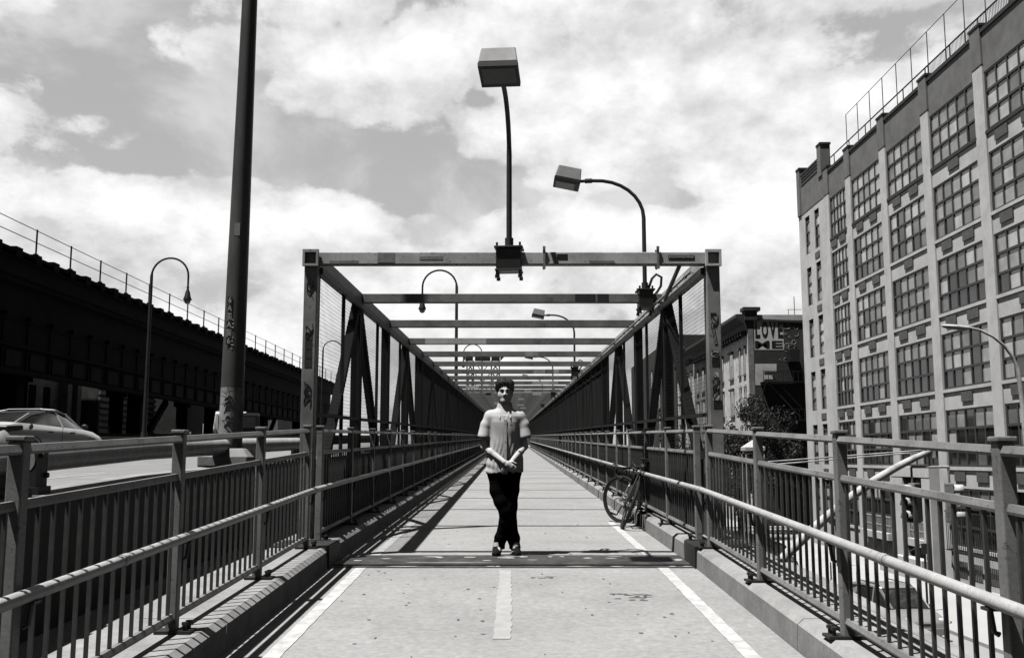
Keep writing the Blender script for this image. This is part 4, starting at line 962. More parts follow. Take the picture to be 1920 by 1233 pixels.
# ================================================================== cars
def car(label, cat, nm, loc, rz, paint, L_, W_, stations, green, roofrack=False, van=False):
    """y is forward; stations: (y, z bottom, z waist, z top, half width); green: (y, half width, z) of belt and roof"""
    t = thing(nm, label, cat, loc, None, rz)
    secs = []
    for y, zb, zw, zt, hw in stations:
        half = [(hw * .90, zb), (hw * .985, zb + (zw - zb) * .35), (hw, zw - .06), (hw * .975, zw + .02), (hw * .88, zt - .012), (hw * .45, zt + .012), (0, zt + .018)]
        secs.append([(x, y, z) for x, z in half] + [(-x, y, z) for x, z in half[::-1][1:]])
    obj('body', MB().loft(secs), M[paint], t, smooth=True, local=True)
    gs = []
    for y, hb, zb, hr, zr in green:
        gs.append([(hb, y, zb), (hb - (hb - hr) * .5, y, zb + (zr - zb) * .55), (hr, y, zr - .03), (hr * .8, y, zr), (-hr * .8, y, zr), (-hr, y, zr - .03), (-hb + (hb - hr) * .5, y, zb + (zr - zb) * .55), (-hb, y, zb)])
    obj('glasshouse', MB().loft(gs), M['carglass'], t, smooth=True, local=True)
    rs = [[(p[0] * 1.012, p[1], p[2] + .012) for p in q[2:6]] for q in gs if q[2][2] - q[0][2] > .30]
    rb = MB()
    for q in rs: pass
    n = len(rs); vs = [p for q in rs for p in q]; vs2 = [(x * .99, y, z - .02) for x, y, z in vs]
    rb.add(vs, [(i * 4 + j, i * 4 + j + 1, i * 4 + 5 + j, i * 4 + 4 + j) for i in range(n - 1) for j in range(3)])
    ro = obj('roof', rb, M[paint], t, smooth=True, local=True, fix=False); s_ = ro.modifiers.new('thick', 'SOLIDIFY'); s_.thickness = .03
    # pillars
    for s in (-1, 1):
        pb = MB(); ends = [0, len(gs) - 1]
        idx = [i for i, q in enumerate(gs) if q[2][2] - q[0][2] > .30]
        for seq in (list(range(0, idx[0] + 1)), list(range(idx[-1], len(gs)))[::-1]):
            pts = []
            for i in seq: q = gs[i]; pts.append(Vector((s * q[2][0] * 1.015, q[2][1], q[2][2])))
            for a_, e_ in zip(pts, pts[1:]): pb.bar(a_, e_, .085, .05, (s, 0, .3))
        mid_ = idx[len(idx) // 2]; q = gs[mid_]
        pb.bar((s * (q[0][0] + .008), q[0][1], q[0][2] - .02), (s * (q[2][0] + .010), q[2][1] - .10, q[2][2]), .09, .03, (s, 0, 0))
        for a_, e_ in zip(gs, gs[1:]):
            if a_[2][2] - a_[0][2] > .3 and e_[2][2] - e_[0][2] > .3: pb.bar((s * a_[2][0] * 1.02, a_[2][1], a_[2][2]), (s * e_[2][0] * 1.02, e_[2][1], e_[2][2]), .05, .05)
        obj('pillar', pb, M[paint], t, smooth=True, local=True)
    wy = [L_ * .29, -L_ * .29]
    for y in wy:
        for s in (-1, 1):
            wh = obj('wheel', MB().ring((s * (W_ / 2 - .11), y, .33), (1, 0, 0), .235, .098, 28, 10).tube([(s * (W_ / 2 - .2), y, .33), (s * (W_ / 2 - .05), y, .33)], .2, 20), M['rubber'], t, smooth=True, local=True)
            hb = MB().tube([(s * (W_ / 2 - .05), y, .33), (s * (W_ / 2 - .02), y, .33)], .055, 12)
            for k in range(5): a_ = R(72 * k); hb.bar((s * (W_ / 2 - .035), y, .33), (s * (W_ / 2 - .035), y + .2 * math.cos(a_), .33 + .2 * math.sin(a_)), .05, .03, (1, 0, 0))
            hb.ring((s * (W_ / 2 - .04), y, .33), (1, 0, 0), .2, .018, 24, 6); obj('rim', hb, M['silver'], wh, local=True)
            obj('wheel_arch', MB().ring((s * (W_ / 2 - .035), y, .34), (1, 0, 0), .35, .03, 28, 6), M['black'], t, local=True)
    return t
# white saloon driving away on the roadway
st_ = [(-2.42, .42, .72, .80, .70), (-2.36, .30, .80, .98, .82), (-2.0, .24, .86, 1.06, .90), (-1.3, .22, .88, 1.04, .92), (0, .20, .86, .99, .93), (1.0, .20, .82, .96, .92), (1.6, .22, .74, .90, .90), (2.1, .24, .66, .78, .84), (2.38, .32, .56, .64, .66)]
gr_ = [(-1.95, .70, 1.04, .66, 1.06), (-1.25, .78, 1.02, .60, 1.34), (-.6, .80, 1.0, .60, 1.45), (0, .81, .99, .60, 1.46), (.45, .81, .98, .58, 1.38), (1.25, .76, .95, .62, .97)]
yaw = R(-8)
cx_ = P_(118, 800, 30.4)
wc = car('white saloon car driving away on the left roadway, tail light showing', 'car', 'white_car', (-13.75, 28.9, g(28.9) + .486), yaw, 'carwhite', 4.84, 1.86, st_, gr_)
for s in (-1, 1):
    obj('tail_light', MB().loft([[(s * .93, -1.98, .86), (s * .93, -1.98, .95), (s * .90, -2.0, .98), (s * .90, -2.0, .85)], [(s * .80, -2.38, .80), (s * .80, -2.38, .93), (s * .76, -2.37, .95), (s * .76, -2.37, .80)], [(s * .42, -2.44, .80), (s * .42, -2.44, .90), (s * .42, -2.36, .90), (s * .42, -2.36, .80)]]), M['carblack'], wc, local=True, smooth=True)
    obj('wing_mirror', MB().ell((s * 1.0, .82, 1.02), (.11, .07, .075)), M['black'], wc, local=True, smooth=True)
    for y in (.35, -.72): obj('door_handle', MB().cb((s * .935, y, .83), (.03, .2, .03)), M['black'], wc, local=True)
    obj('door_seam', MB().box(s * .93 - .004, s * .93 + .004, -.155, -.145, .3, .95), M['black'], wc, local=True)
obj('trunk_seam', MB().bar((-.8, -2.392, .97), (.8, -2.392, .97), .012, .012), M['black'], wc, local=True)
obj('fuel_flap', MB().tube([(.905, -1.62, .95), (.935, -1.62, .95)], .075, 14), M['vent'], wc, local=True)
obj('registration_plate', MB().cb((0, -2.44, .72), (.5, .02, .15)), M['paper'], wc, local=True)
# boxy van and estate car behind the tall pole
def boxcar(label, cat, nm, loc, rz, paint, h, lg=1.0):
    t = thing(nm, label, cat, loc, None, rz); k = h / 1.95
    prof = [(-2.5, .38), (-2.52, .9), (-2.44, 1.80 * k), (-2.3, 1.93 * k), (-.5, 1.95 * k), (.75, 1.86 * k), (1.62, 1.12), (2.3, .98), (2.46, .8), (2.48, .4)]
    prof = [(y * lg, z) for y, z in prof]
    bd = obj('body', MB().prism(prof, lambda y, z: (-.94 + (.12 if z > 1.2 else 0), y, z), lambda y, z: (.94 - (.12 if z > 1.2 else 0), y, z)), M[paint], t, local=True, bevel=.05)
    def quad(q, e): obj('car_window', MB().add(q + [tuple(Vector(p) + Vector(e)) for p in q], [(3, 2, 1, 0), (4, 5, 6, 7), (0, 1, 5, 4), (1, 2, 6, 5), (2, 3, 7, 6), (3, 0, 4, 7)]), M['carglass'], t, local=True)
    quad([(-.68, -2.53 * lg, 1.08), (.68, -2.53 * lg, 1.08), (.66, -2.455 * lg, 1.72 * k), (-.66, -2.455 * lg, 1.72 * k)], (0, .03, 0))
    quad([(-.74, 1.60 * lg, 1.18), (.74, 1.60 * lg, 1.18), (.70, .86 * lg, 1.80 * k), (-.70, .86 * lg, 1.80 * k)], (0, -.05, -.02)) if False else quad([(-.74, 1.62 * lg, 1.16), (.74, 1.62 * lg, 1.16), (.70, .84 * lg, 1.82 * k), (-.70, .84 * lg, 1.82 * k)], (0, .02, .02))
    for s in (-1, 1):
        for a_, e_ in ((-2.2, -1.0), (-.9, .1), (.2, 1.2)): quad([(s * .90, a_ * lg, 1.14), (s * .90, e_ * lg, 1.14), (s * .825, min(e_, .75) * lg, 1.74 * k), (s * .825, a_ * lg, 1.74 * k)], (s * .012, 0, .0))
        obj('tail_light', MB().cb((s * .80, -2.53 * lg, .95), (.16, .04, .22)), M['worn'], t, local=True)
        obj('headlight', MB().ell((s * .70, 2.40 * lg, .82), (.17, .1, .1)), M['gl4'], t, local=True, smooth=True)
        for y in (-1.5, 1.5): 
            wh = obj('wheel', MB().ring((s * .83, y * lg, .33), (1, 0, 0), .235, .098, 24, 8).tube([(s * .74, y * lg, .33), (s * .90, y * lg, .33)], .2, 16), M['rubber'], t, smooth=True, local=True)
            obj('rim', MB().ring((s * .91, y * lg, .33), (1, 0, 0), .17, .02, 20, 5), M['silver'], wh, local=True)
    obj('registration_plate', MB().cb((0, -2.54 * lg, .8), (.45, .02, .13)), M['paper'], t, local=True)
    obj('grille', MB().cb((0, 2.485 * lg, .68), (.9, .03, .16)), M['black'], t, local=True)
    return t
q = P_(430, 800, 55)
vn = boxcar('white van half hidden on the left side of the tall pole', 'van', 'white_van', (q[0] - .6, 57.4, g(57.4) + .486), R(15.5), 'carwhite', 2.05)
q = P_(449, 800, 47)
bc = boxcar('black estate car whose rear shows just right of the tall pole', 'car', 'black_car', (q[0] - .55, 49.2, g(49.2) + .486), R(15.5), 'carblack', 1.8, .94)
# silver family car parked down on the street, nose to the viewer
ss = [(-2.3, .35, .9, 1.0, .80), (-2.2, .28, .95, 1.04, .88), (-1, .24, .95, 1.02, .92), (.4, .22, .92, 1.0, .92), (1.0, .22, .90, 1.02, .91), (1.6, .24, .82, .95, .89), (2.05, .28, .70, .86, .84), (2.28, .34, .58, .72, .74), (2.34, .4, .55, .62, .6)]
gs_ = [(-2.2, .80, 1.02, .72, 1.06), (-2.0, .84, 1.02, .70, 1.56), (-1, .86, 1.01, .71, 1.66), (0, .86, 1.0, .70, 1.66), (.35, .85, 1.0, .68, 1.60), (1.25, .80, 1.0, .70, 1.03)]
sc_ = car('silver family car parked at the kerb, bonnet towards the viewer', 'car', 'silver_car', (14.35, 38.4, GZ), R(186), 'silver', 4.7, 1.84, ss, gs_)
for s in (-1, 1):
    obj('headlight', MB().ell((s * .66, 2.14, .70), (.2, .13, .12)), M['gl4'], sc_, local=True, smooth=True)
    obj('roof_rail', MB().tube([(s * .62, -1.7, 1.66), (s * .62, -1.6, 1.73), (s * .62, .1, 1.73), (s * .62, .2, 1.66)], .02, 6), M['black'], sc_, local=True)
    obj('wing_mirror', MB().ell((s * 1.02, .85, 1.06), (.11, .07, .08)), M['black'], sc_, local=True, smooth=True)
obj('grille', MB().ell((0, 2.27, .60), (.46, .09, .07)), M['black'], sc_, local=True); obj('bumper', MB().loft([[(x, 2.44 - .25 * abs(x) ** 2.2, z) for z in (.25,)] + [(x, 2.44 - .25 * abs(x) ** 2.2 + .02, .48), (x, 2.2 - .2 * abs(x) ** 2, .5), (x, 2.2 - .2 * abs(x) ** 2, .25)] for x in (-.86, -.6, -.3, 0, .3, .6, .86)]), M['silver'], sc_, local=True, smooth=True)
obj('wiper', MB().bar((-.6, 1.30, 1.03), (.1, 1.22, 1.06), .02, .02).bar((0, 1.30, 1.03), (.6, 1.22, 1.06), .02, .02), M['black'], sc_, local=True)
obj('registration_plate', MB().cb((0, 2.45, .42), (.4, .02, .13)), M['paper'], sc_, local=True)
sd_ = dup(bc, (14.2, 56.5, GZ), 'black car parked behind the silver one on the street', R(184)); sd_.name = 'black_car'
dk_ = dup(bc, (14.3, 63.5, GZ), 'dark car furthest back in the row parked along the street', R(184)); dk_.name = 'black_car'
# ================================================================== the road bicycle leaning on the right handrail
by_ = 13.35
bk = thing('road_bicycle', 'black drop bar road bicycle leaning against the right handrail, front wheel turned', 'bicycle', (1.44, by_, g(by_) + .003))
# local frame: y forward (away from the viewer), built upright then leaned and yawed by the root
bk.rotation_euler = (math.atan(S2), R(21), R(-2))
def bobj(nm, mb, m, par=None, **k): return obj(nm, mb, m, par or bk, local=True, **k)
RW = .335
def wheel(nm, par, c, ax):
    w_ = bobj(nm, MB().ring(c, ax, RW - .018, .021, 64, 8), M['rubber'], par, smooth=True)
    a = Vector(ax).normalized(); u = a.orthogonal().normalized(); b2 = a.cross(u); c = Vector(c)
    bobj('rim', MB().ring(c, ax, RW - .040, .016, 64, 8), M['black'], w_, smooth=True)
    sp = MB()
    for i in range(24):
        t_ = 2 * math.pi * i / 24; d = u * math.cos(t_) + b2 * math.sin(t_); h_ = a * (.03 if i % 2 else -.03)
        sp.tube([c + h_ + d * .02, c + d * (RW - .05)], .0016, 4, False)
    bobj('spoke', sp, M['dark'], w_, fix=False)
    bobj('hub', MB().tube([c - a * .05, c + a * .05], .022, 12).ring(c + a * .03, ax, .03, .004, 16, 5).ring(c - a * .03, ax, .03, .004, 16, 5), M['chrome'], w_, smooth=True)
    return w_
BB = Vector((0, .41, .27)); RH = Vector((0, 0, RW)); FH = Vector((0, .985, RW)); HT0 = Vector((0, .845, .60)); HT1 = Vector((0, .80, .745)); ST = Vector((0, .255, .77)); SC = Vector((0, .215, .90))
fr = MB()
for a, e, r_ in ((BB, HT0, .026), (ST, HT1, .020), (BB, ST, .021), (HT0, HT1, .026)): fr.tube([a, e], r_, 10)
for s in (-1, 1):
    fr.tube([BB + Vector((s * .035, 0, 0)), RH + Vector((s * .065, 0, 0))], .010, 8); fr.tube([ST + Vector((s * .012, 0, -.03)), RH + Vector((s * .065, 0, 0))], .008, 8)
fo = bobj('frame', fr, M['dark'], smooth=True)
bobj('bottom_bracket', MB().tube([BB - Vector((.04, 0, 0)), BB + Vector((.05, 0, 0))], .024, 12), M['black'], fo, smooth=True)
bobj('seat_post', MB().tube([ST, SC], .014, 10), M['chrome'], smooth=True)
sd = MB()
sd.loft([[(w_ * math.cos(t_), SC.y + y, SC.z + .045 + zc_ + h_ * math.sin(t_)) for t_ in [R(30 * i) for i in range(12)]] for y, w_, h_, zc_ in ((-.13, .05, .018, .012), (-.10, .072, .026, .010), (-.02, .058, .026, 0), (.06, .026, .02, -.004), (.14, .016, .014, -.010))])
sdl = bobj('saddle', sd, M['rubber'], smooth=True)
bobj('saddle_bag', MB().ell((0, SC.y - .11, SC.z - .045), (.05, .08, .05)), M['black'], sdl, smooth=True)
wheel('rear_wheel', bk, RH, (1, 0, 0))
# everything that steers turns about the head tube
ang = R(52); sa = (HT1 - HT0).normalized(); Rm = Matrix.Rotation(ang, 4, sa)
def S(p): return HT0 + Rm @ (Vector(p) - HT0)
fk = MB()
cr = HT0 - sa * .02
for s in (-1, 1): fk.tube([S(cr + Vector((s * .02, 0, 0))), S(cr + Vector((s * .052, .005, -.03))), S(cr + Vector((s * .055, .05, -.14))), S(FH + Vector((s * .05, 0, 0)))], [.016, .015, .012, .008], 8)
bobj('fork', fk, M['chrome'], smooth=True)
wheel('front_wheel', bk, S(FH), Rm.to_3x3() @ Vector((1, 0, 0)))
CT = HT1 + sa * .05; SB = CT + Vector((0, .10, .01))
bobj('stem', MB().tube([S(HT1), S(CT)], .019, 10).tube([S(CT), S(SB)], .016, 10), M['black'], smooth=True)
hb = MB()
for s in (-1, 1):
    pts = [SB, SB + Vector((s * .13, 0, 0)), SB + Vector((s * .20, .015, 0)), SB + Vector((s * .213, .06, -.002)), SB + Vector((s * .215, .10, -.025)), SB + Vector((s * .216, .115, -.07)), SB + Vector((s * .217, .095, -.115)), SB + Vector((s * .219, .05, -.135)), SB + Vector((s * .222, -.03, -.14))]
    hb.tube([S(p) for p in pts], [.017] * 2 + [.020] * 7, 10)
hbo = bobj('handlebar', hb, M['rubber'], smooth=True)
for s in (-1, 1):
    h0 = SB + Vector((s * .214, .085, .0)); lv = MB().tube([S(h0), S(h0 + Vector((0, .05, .03))), S(h0 + Vector((0, .085, .075)))], [.02, .019, .014], 8).tube([S(h0 + Vector((0, .08, .03))), S(h0 + Vector((0, .11, -.03))), S(h0 + Vector((0, .095, -.09)))], .006, 6)
    bobj('brake_lever', lv, M['black'], hbo, smooth=True)
ck = MB()
ck.ring(BB + Vector((.055, 0, 0)), (1, 0, 0), .085, .006, 32, 5).ring(BB + Vector((.055, 0, 0)), (1, 0, 0), .06, .005, 28, 5)
for i in range(5): a = R(72 * i); ck.bar(BB + Vector((.055, 0, 0)), BB + Vector((.055, .085 * math.cos(a), .085 * math.sin(a))), .014, .005, (1, 0, 0))
cka = R(205)
for s in (-1, 1):
    e = BB + Vector((s * .075, s * .17 * math.cos(cka) * -1, s * .17 * math.sin(cka) * 1 if s < 0 else -.17 * math.sin(cka) * -1))
    e = BB + Vector((s * .078, -s * .17 * math.cos(R(60)), s * .17 * math.sin(R(60))))
    ck.bar(BB + Vector((s * .06, 0, 0)), e, .024, .014, (1, 0, 0))
    bobj('pedal', MB().cb((e.x + s * .055, e.y, e.z), (.085, .075, .022)), M['black'], bevel=.004)
bobj('crankset', ck, M['black'])
ch = MB()
for z1, z0 in ((.085, .045), (-.085, -.04)): ch.bar(BB + Vector((.055, 0, z1)), RH + Vector((.045, 0, z0)), .008, .010)
bobj('chain', ch, M['dark'])
cs = MB()
for i in range(6): cs.ring(RH + Vector((.03 + .005 * i, 0, 0)), (1, 0, 0), .052 - .005 * i, .003, 20, 4)
cs.bar(RH + Vector((.05, 0, -.02)), RH + Vector((.055, .04, -.10)), .03, .02).bar(RH + Vector((.055, .04, -.10)), RH + Vector((.055, .02, -.17)), .02, .015)
bobj('derailleur', cs, M['chrome'])
bobj('bottle_cage', MB().tube([BB + (HT0 - BB) * .35 + Vector((0, -.03, .05)), BB + (HT0 - BB) * .62 + Vector((0, -.03, .05))], .03, 10), M['black'])

# ================================================================== the person: one continuous body and separate clothing, grown from distance fields
class Grid:
    def __init__(s, lo, hi, h):
        s.lo = np.array(lo, np.float32); s.h = h; s.n = [int((b_ - a_) / h) + 2 for a_, b_ in zip(lo, hi)]
        ax = [lo[i] + h * np.arange(s.n[i], dtype=np.float32) for i in range(3)]
        s.X, s.Y, s.Z = np.meshgrid(*ax, indexing='ij')
def cap(G, a, b_, ra, rb, sq=(1, 1, 1)):
    a, b_ = np.array(a, np.float32), np.array(b_, np.float32); d = b_ - a; dd = float((d * d).sum()) + 1e-9
    px, py, pz = G.X - a[0], G.Y - a[1], G.Z - a[2]
    t_ = np.clip((px * d[0] + py * d[1] + pz * d[2]) / dd, 0, 1)
    return np.sqrt(((px - t_ * d[0]) / sq[0]) ** 2 + ((py - t_ * d[1]) / sq[1]) ** 2 + ((pz - t_ * d[2]) / sq[2]) ** 2) - (ra + t_ * (rb - ra))
def elp(G, c, r):
    q = np.sqrt(((G.X - c[0]) / r[0]) ** 2 + ((G.Y - c[1]) / r[1]) ** 2 + ((G.Z - c[2]) / r[2]) ** 2); return (q - 1) * min(r)
def sm(a, b_, k=.02):
    h = np.clip(.5 + .5 * (b_ - a) / k, 0, 1); return b_ + (a - b_) * h - k * h * (1 - h)
def smx(a, b_, k=.01): return -sm(-a, -b_, k)
def path(G, pts, rs, k=.02, sq=(1, 1, 1)):
    d = None
    for i in range(len(pts) - 1):
        c = cap(G, pts[i], pts[i + 1], rs[i], rs[i + 1], sq); d = c if d is None else sm(d, c, k)
    return d
def nets(G, F):
    s = F < 0; h = G.h; nx, ny, nz = F.shape
    cnt = np.zeros((nx - 1, ny - 1, nz - 1), np.int32); P = np.zeros((nx - 1, ny - 1, nz - 1, 3), np.float32)
    def sl(o): return tuple(slice(o[i], F.shape[i] - 1 + o[i]) for i in range(3))
    cor = [(i, j, k) for i in (0, 1) for j in (0, 1) for k in (0, 1)]
    for a in cor:
        for ax in range(3):
            if a[ax]: continue
            e = list(a); e[ax] = 1; fa, fb = F[sl(a)], F[sl(e)]; cr_ = (fa < 0) != (fb < 0)
            t_ = np.where(cr_, fa / np.where(fa == fb, 1, fa - fb), 0)
            for d in range(3): P[..., d] += np.where(cr_, a[d] + (t_ if d == ax else 0), 0)
            cnt += cr_
    act = cnt > 0; idx = -np.ones(cnt.shape, np.int64); ii = np.argwhere(act); idx[act] = np.arange(len(ii))
    V = (P[act] / cnt[act][:, None] + ii) * h + G.lo
    faces = []
    for ax in range(3):
        o = [(1, 0, 0), (0, 1, 0), (0, 0, 1)][ax]; u, v = [d for d in range(3) if d != ax]
        A = F[tuple(slice(1, -1) if d != ax else slice(0, -1) for d in range(3))]; B = F[tuple(slice(1, -1) if d != ax else slice(1, None) for d in range(3))]
        cr_ = np.argwhere((A < 0) != (B < 0))
        if not len(cr_): continue
        flip = (A < 0)[tuple(cr_.T)]; base = cr_.copy(); base[:, u] += 1; base[:, v] += 1
        q = []
        for du, dv in ((-1, -1), (0, -1), (0, 0), (-1, 0)):
            c = base.copy(); c[:, u] += du; c[:, v] += dv; q.append(idx[tuple(c.T)])
        q = np.stack(q, 1); q = q[(q >= 0).all(1)]; faces += q.tolist()
    mb = MB(); mb.v = [tuple(map(float, p)) for p in V]; mb.f = [tuple(f) for f in faces]; mb.mi = [0] * len(faces); return mb
py0 = 10.43
pr = thing('person', 'person standing on the path with hands crossed, pale short sleeved shirt and black trousers', 'person', (-.075, py0, g(py0)))
def pobj(nm, G, F, m, par=None, sub=0):
    o = obj(nm, nets(G, F), m, par or pr, local=True, smooth=True)
    o.data.set_sharp_from_angle(angle=R(75)); return o
def wob(G, f, a, ph=0): return a * (np.sin(G.X * f + ph) * np.sin(G.Z * f * .8 + 1.3 * ph) + .6 * np.sin(G.Z * f * 1.7 + G.X * f * .6 + 2 * ph) * np.sin(G.Y * f + ph))
# --- arms and hands (shared joint positions)
ELr, WRr = (-.212, .005, 1.105), (.000, -.165, .945)          # the arm at the left of the picture, hand on top
ELl, WRl = (.205, .012, 1.11), (.075, -.140, .955)
def body_field(G):
    d = path(G, [(0, .02, .95), (0, .02, 1.2), (0, .015, 1.38)], [.115, .125, .13], .05, (1.15, .8, 1))
    d = sm(d, cap(G, (-.12, .015, 1.40), (.12, .015, 1.40), .05, .05), .05)
    d = sm(d, path(G, [(0, .02, 1.42), (0, .008, 1.50), (0, -.004, 1.585)], [.075, .058, .055], .03), .05)
    # head
    hd = elp(G, (0, .012, 1.685), (.074, .094, .098))
    hd = sm(hd, elp(G, (0, -.030, 1.628), (.060, .064, .082)), .03)
    hd = sm(hd, elp(G, (0, -.062, 1.575), (.026, .024, .020)), .03)
    hd = sm(hd, cap(G, (-.052, -.01, 1.605), (-.018, -.065, 1.575), .016, .014), .025); hd = sm(hd, cap(G, (.052, -.01, 1.605), (.018, -.065, 1.575), .016, .014), .025)
    for s in (-1, 1):
        hd = sm(hd, cap(G, (s * .014, -.082, 1.690), (s * .046, -.068, 1.692), .011, .010), .012)
        hd = smx(hd, -elp(G, (s * .031, -.098, 1.669), (.017, .022, .0115)), .010)
        hd = sm(hd, elp(G, (s * .030, -.070, 1.668), (.0125, .0125, .0115)), .003)
        hd = sm(hd, elp(G, (s * .046, -.042, 1.640), (.020, .024, .026)), .03)
        ear = smx(elp(G, (s * .077, .012, 1.655), (.011, .022, .033)), -elp(G, (s * .088, .006, 1.658), (.007, .012, .020)), .006); hd = sm(hd, ear, .008)
    hd = sm(hd, cap(G, (0, -.083, 1.676), (0, -.108, 1.640), .008, .0125), .010)
    for s in (-1, 1): hd = sm(hd, elp(G, (s * .012, -.094, 1.634), (.009, .011, .008)), .006)
    hd = sm(hd, cap(G, (-.019, -.078, 1.6085), (.019, -.078, 1.6085), .0065, .0065), .006); hd = sm(hd, cap(G, (-.016, -.078, 1.597), (.016, -.078, 1.597), .0075, .0075), .006)
    hd = smx(hd, -cap(G, (-.021, -.094, 1.6030), (.021, -.094, 1.6030), .0035, .0035), .004)
    d = sm(d, hd, .018)
    # arms
    for SH, EL, WR in (((-.165, .012, 1.385), ELr, WRr), ((.165, .012, 1.385), ELl, WRl)):
        mid = tuple(EL[i] + (WR[i] - EL[i]) * .35 for i in range(3))
        d = sm(d, path(G, [SH, EL], [.042, .036], .02), .03); d = sm(d, path(G, [EL, mid, WR], [.036, .036, .025], .02), .02)
    return d
def hands(G, d):
    # upper hand: back of the palm towards the viewer, fingers closing over the other wrist
    P = np.array(WRr); dr = np.array((.80, -.06, -.60)); dr /= np.linalg.norm(dr); up = np.array((.60, .0, .80)); out = np.array((0, -1, 0))
    k0 = P + dr * .035; k1 = P + dr * .085
    hb_ = cap(G, P, k0, .027, .030, (1, .75, 1)); hb_ = sm(hb_, cap(G, tuple(k0 + up * .016), tuple(k1 + up * .026), .020, .016), .015); hb_ = sm(hb_, cap(G, tuple(k0 - up * .016), tuple(k1 - up * .026), .020, .015), .015); hb_ = sm(hb_, cap(G, tuple(k0), tuple(k1), .022, .019), .02)
    for i, (o_, ln) in enumerate(((.029, .034), (.010, .038), (-.010, .036), (-.029, .028))):
        b0 = k1 + up * o_; b1 = b0 + dr * ln + np.array((0, .002, 0)); b2_ = b1 + dr * ln * .35 + np.array((.0, .026, -.008)); b3 = b2_ + np.array((-.006, .022, -.006))
        hb_ = sm(hb_, path(G, [tuple(b0), tuple(b1), tuple(b2_), tuple(b3)], [.0105, .0092, .0085, .0075], .004), .005)
    th = P + dr * .03 + up * .022; hb_ = sm(hb_, path(G, [tuple(th), tuple(th + dr * .032 + up * .030), tuple(th + dr * .070 + up * .038 + np.array((0, .004, 0)))], [.014, .0115, .009], .006), .008)
    d = sm(d, hb_, .008)
    # lower hand: hangs down under the first, fingers pointing down to the left
    P = np.array(WRl); dr = np.array((-.62, -.02, -.78)); dr /= np.linalg.norm(dr); up = np.array((-.78, 0, .62))
    k0 = P + dr * .04; k1 = P + dr * .092; lb = cap(G, tuple(P), tuple(k0), .026, .030, (1, .7, 1))
    for o_ in (-.024, 0, .024): lb = sm(lb, cap(G, tuple(k0 + up * o_ * .7), tuple(k1 + up * o_), .018, .015), .014)
    for o_, ln in ((.028, .030), (.0095, .036), (-.0095, .034), (-.028, .027)):
        b0 = k1 + up * o_; b1 = b0 + dr * ln; b2_ = b1 + dr * ln * .75 + np.array((.004, .010, -.004)); lb = sm(lb, path(G, [tuple(b0), tuple(b1), tuple(b2_)], [.0100, .0088, .0075], .004), .005)
    th = P + dr * .03 + up * .02; lb = sm(lb, path(G, [tuple(th), tuple(th + dr * .03 + up * .028), tuple(th + dr * .062 + up * .030)], [.013, .011, .009], .006), .008)
    return sm(d, lb, .004)
def leg_body(G, d):
    for pts in ([(-.078, .02, .90), (-.070, .0, .655), (.004, -.028, .44), (-.044, .02, .17), (-.066, .03, .09)], [(.078, .02, .90), (.066, .005, .62), (.066, .015, .33), (.092, .028, .17), (.104, .03, .09)]):
        d = sm(d, path(G, pts, [.06, .045, .035, .032, .03], .02), .03); d = sm(d, cap(G, pts[-1], (pts[-1][0] * 1.05, -.07, .045), .032, .028), .03)
    return d
Gb = Grid((-.30, -.25, .0), (.30, .17, 1.83), .0062); body = pobj('body', Gb, leg_body(Gb, hands(Gb, body_field(Gb))), M['skin'])
# eyes and brows
for s in (-1, 1):
    e = obj('eye', MB().ell((s * .031, -.0745, 1.668), (.0115, .0105, .0075), 12, 8), M['sock'], body, local=True, smooth=True); obj('iris', MB().ell((s * .031, -.083, 1.668), (.0058, .0035, .0058), 10, 6), M['hair'], e, local=True, smooth=True)
    obj('eyebrow', MB().tube([(s * .012, -.0965, 1.6905), (s * .03, -.0935, 1.6965), (s * .052, -.077, 1.690)], [.0052, .0062, .0035], 8), M['hair'], body, local=True, smooth=True)
# hair
Gh = Grid((-.12, -.13, 1.60), (.12, .13, 1.84), .0045)
h = elp(Gh, (0, .026, 1.716), (.096, .106, .100)); h = sm(h, elp(Gh, (-.004, -.020, 1.772), (.080, .062, .036)), .03); h = sm(h, elp(Gh, (.055, -.02, 1.750), (.040, .055, .044)), .02); h = sm(h, elp(Gh, (-.060, -.015, 1.742), (.034, .05, .05)), .02)
h = smx(h, -elp(Gh, (-.006, -.105, 1.668), (.064, .082, .092)), .012)
h = smx(h, -(Gh.Z - 1.63), .01)
for s in (-1, 1): h = smx(h, -elp(Gh, (s * .088, -.006, 1.652), (.022, .030, .040)), .008); h = sm(h, cap(Gh, (s * .073, -.028, 1.72), (s * .072, -.024, 1.658), .014, .006), .01)
for i in range(16):
    a = -1.2 + .16 * i; h = sm(h, cap(Gh, (.07 * math.sin(a), -.02 - .02 * math.cos(a), 1.778 + .012 * math.sin(i * 2.1)), (.082 * math.sin(a) + .012 * math.sin(i * 1.7), -.03 - .045 * math.cos(a), 1.752 + .012 * math.sin(i * 3.3)), .012, .005), .016)
h = h + .0022 * np.sin(Gh.X * 260 + 60 * Gh.Z) * np.sin(Gh.Y * 60 + 3) + .003 * np.sin(Gh.X * 90 + Gh.Y * 110)
pobj('hair', Gh, h, M['hair'], body)
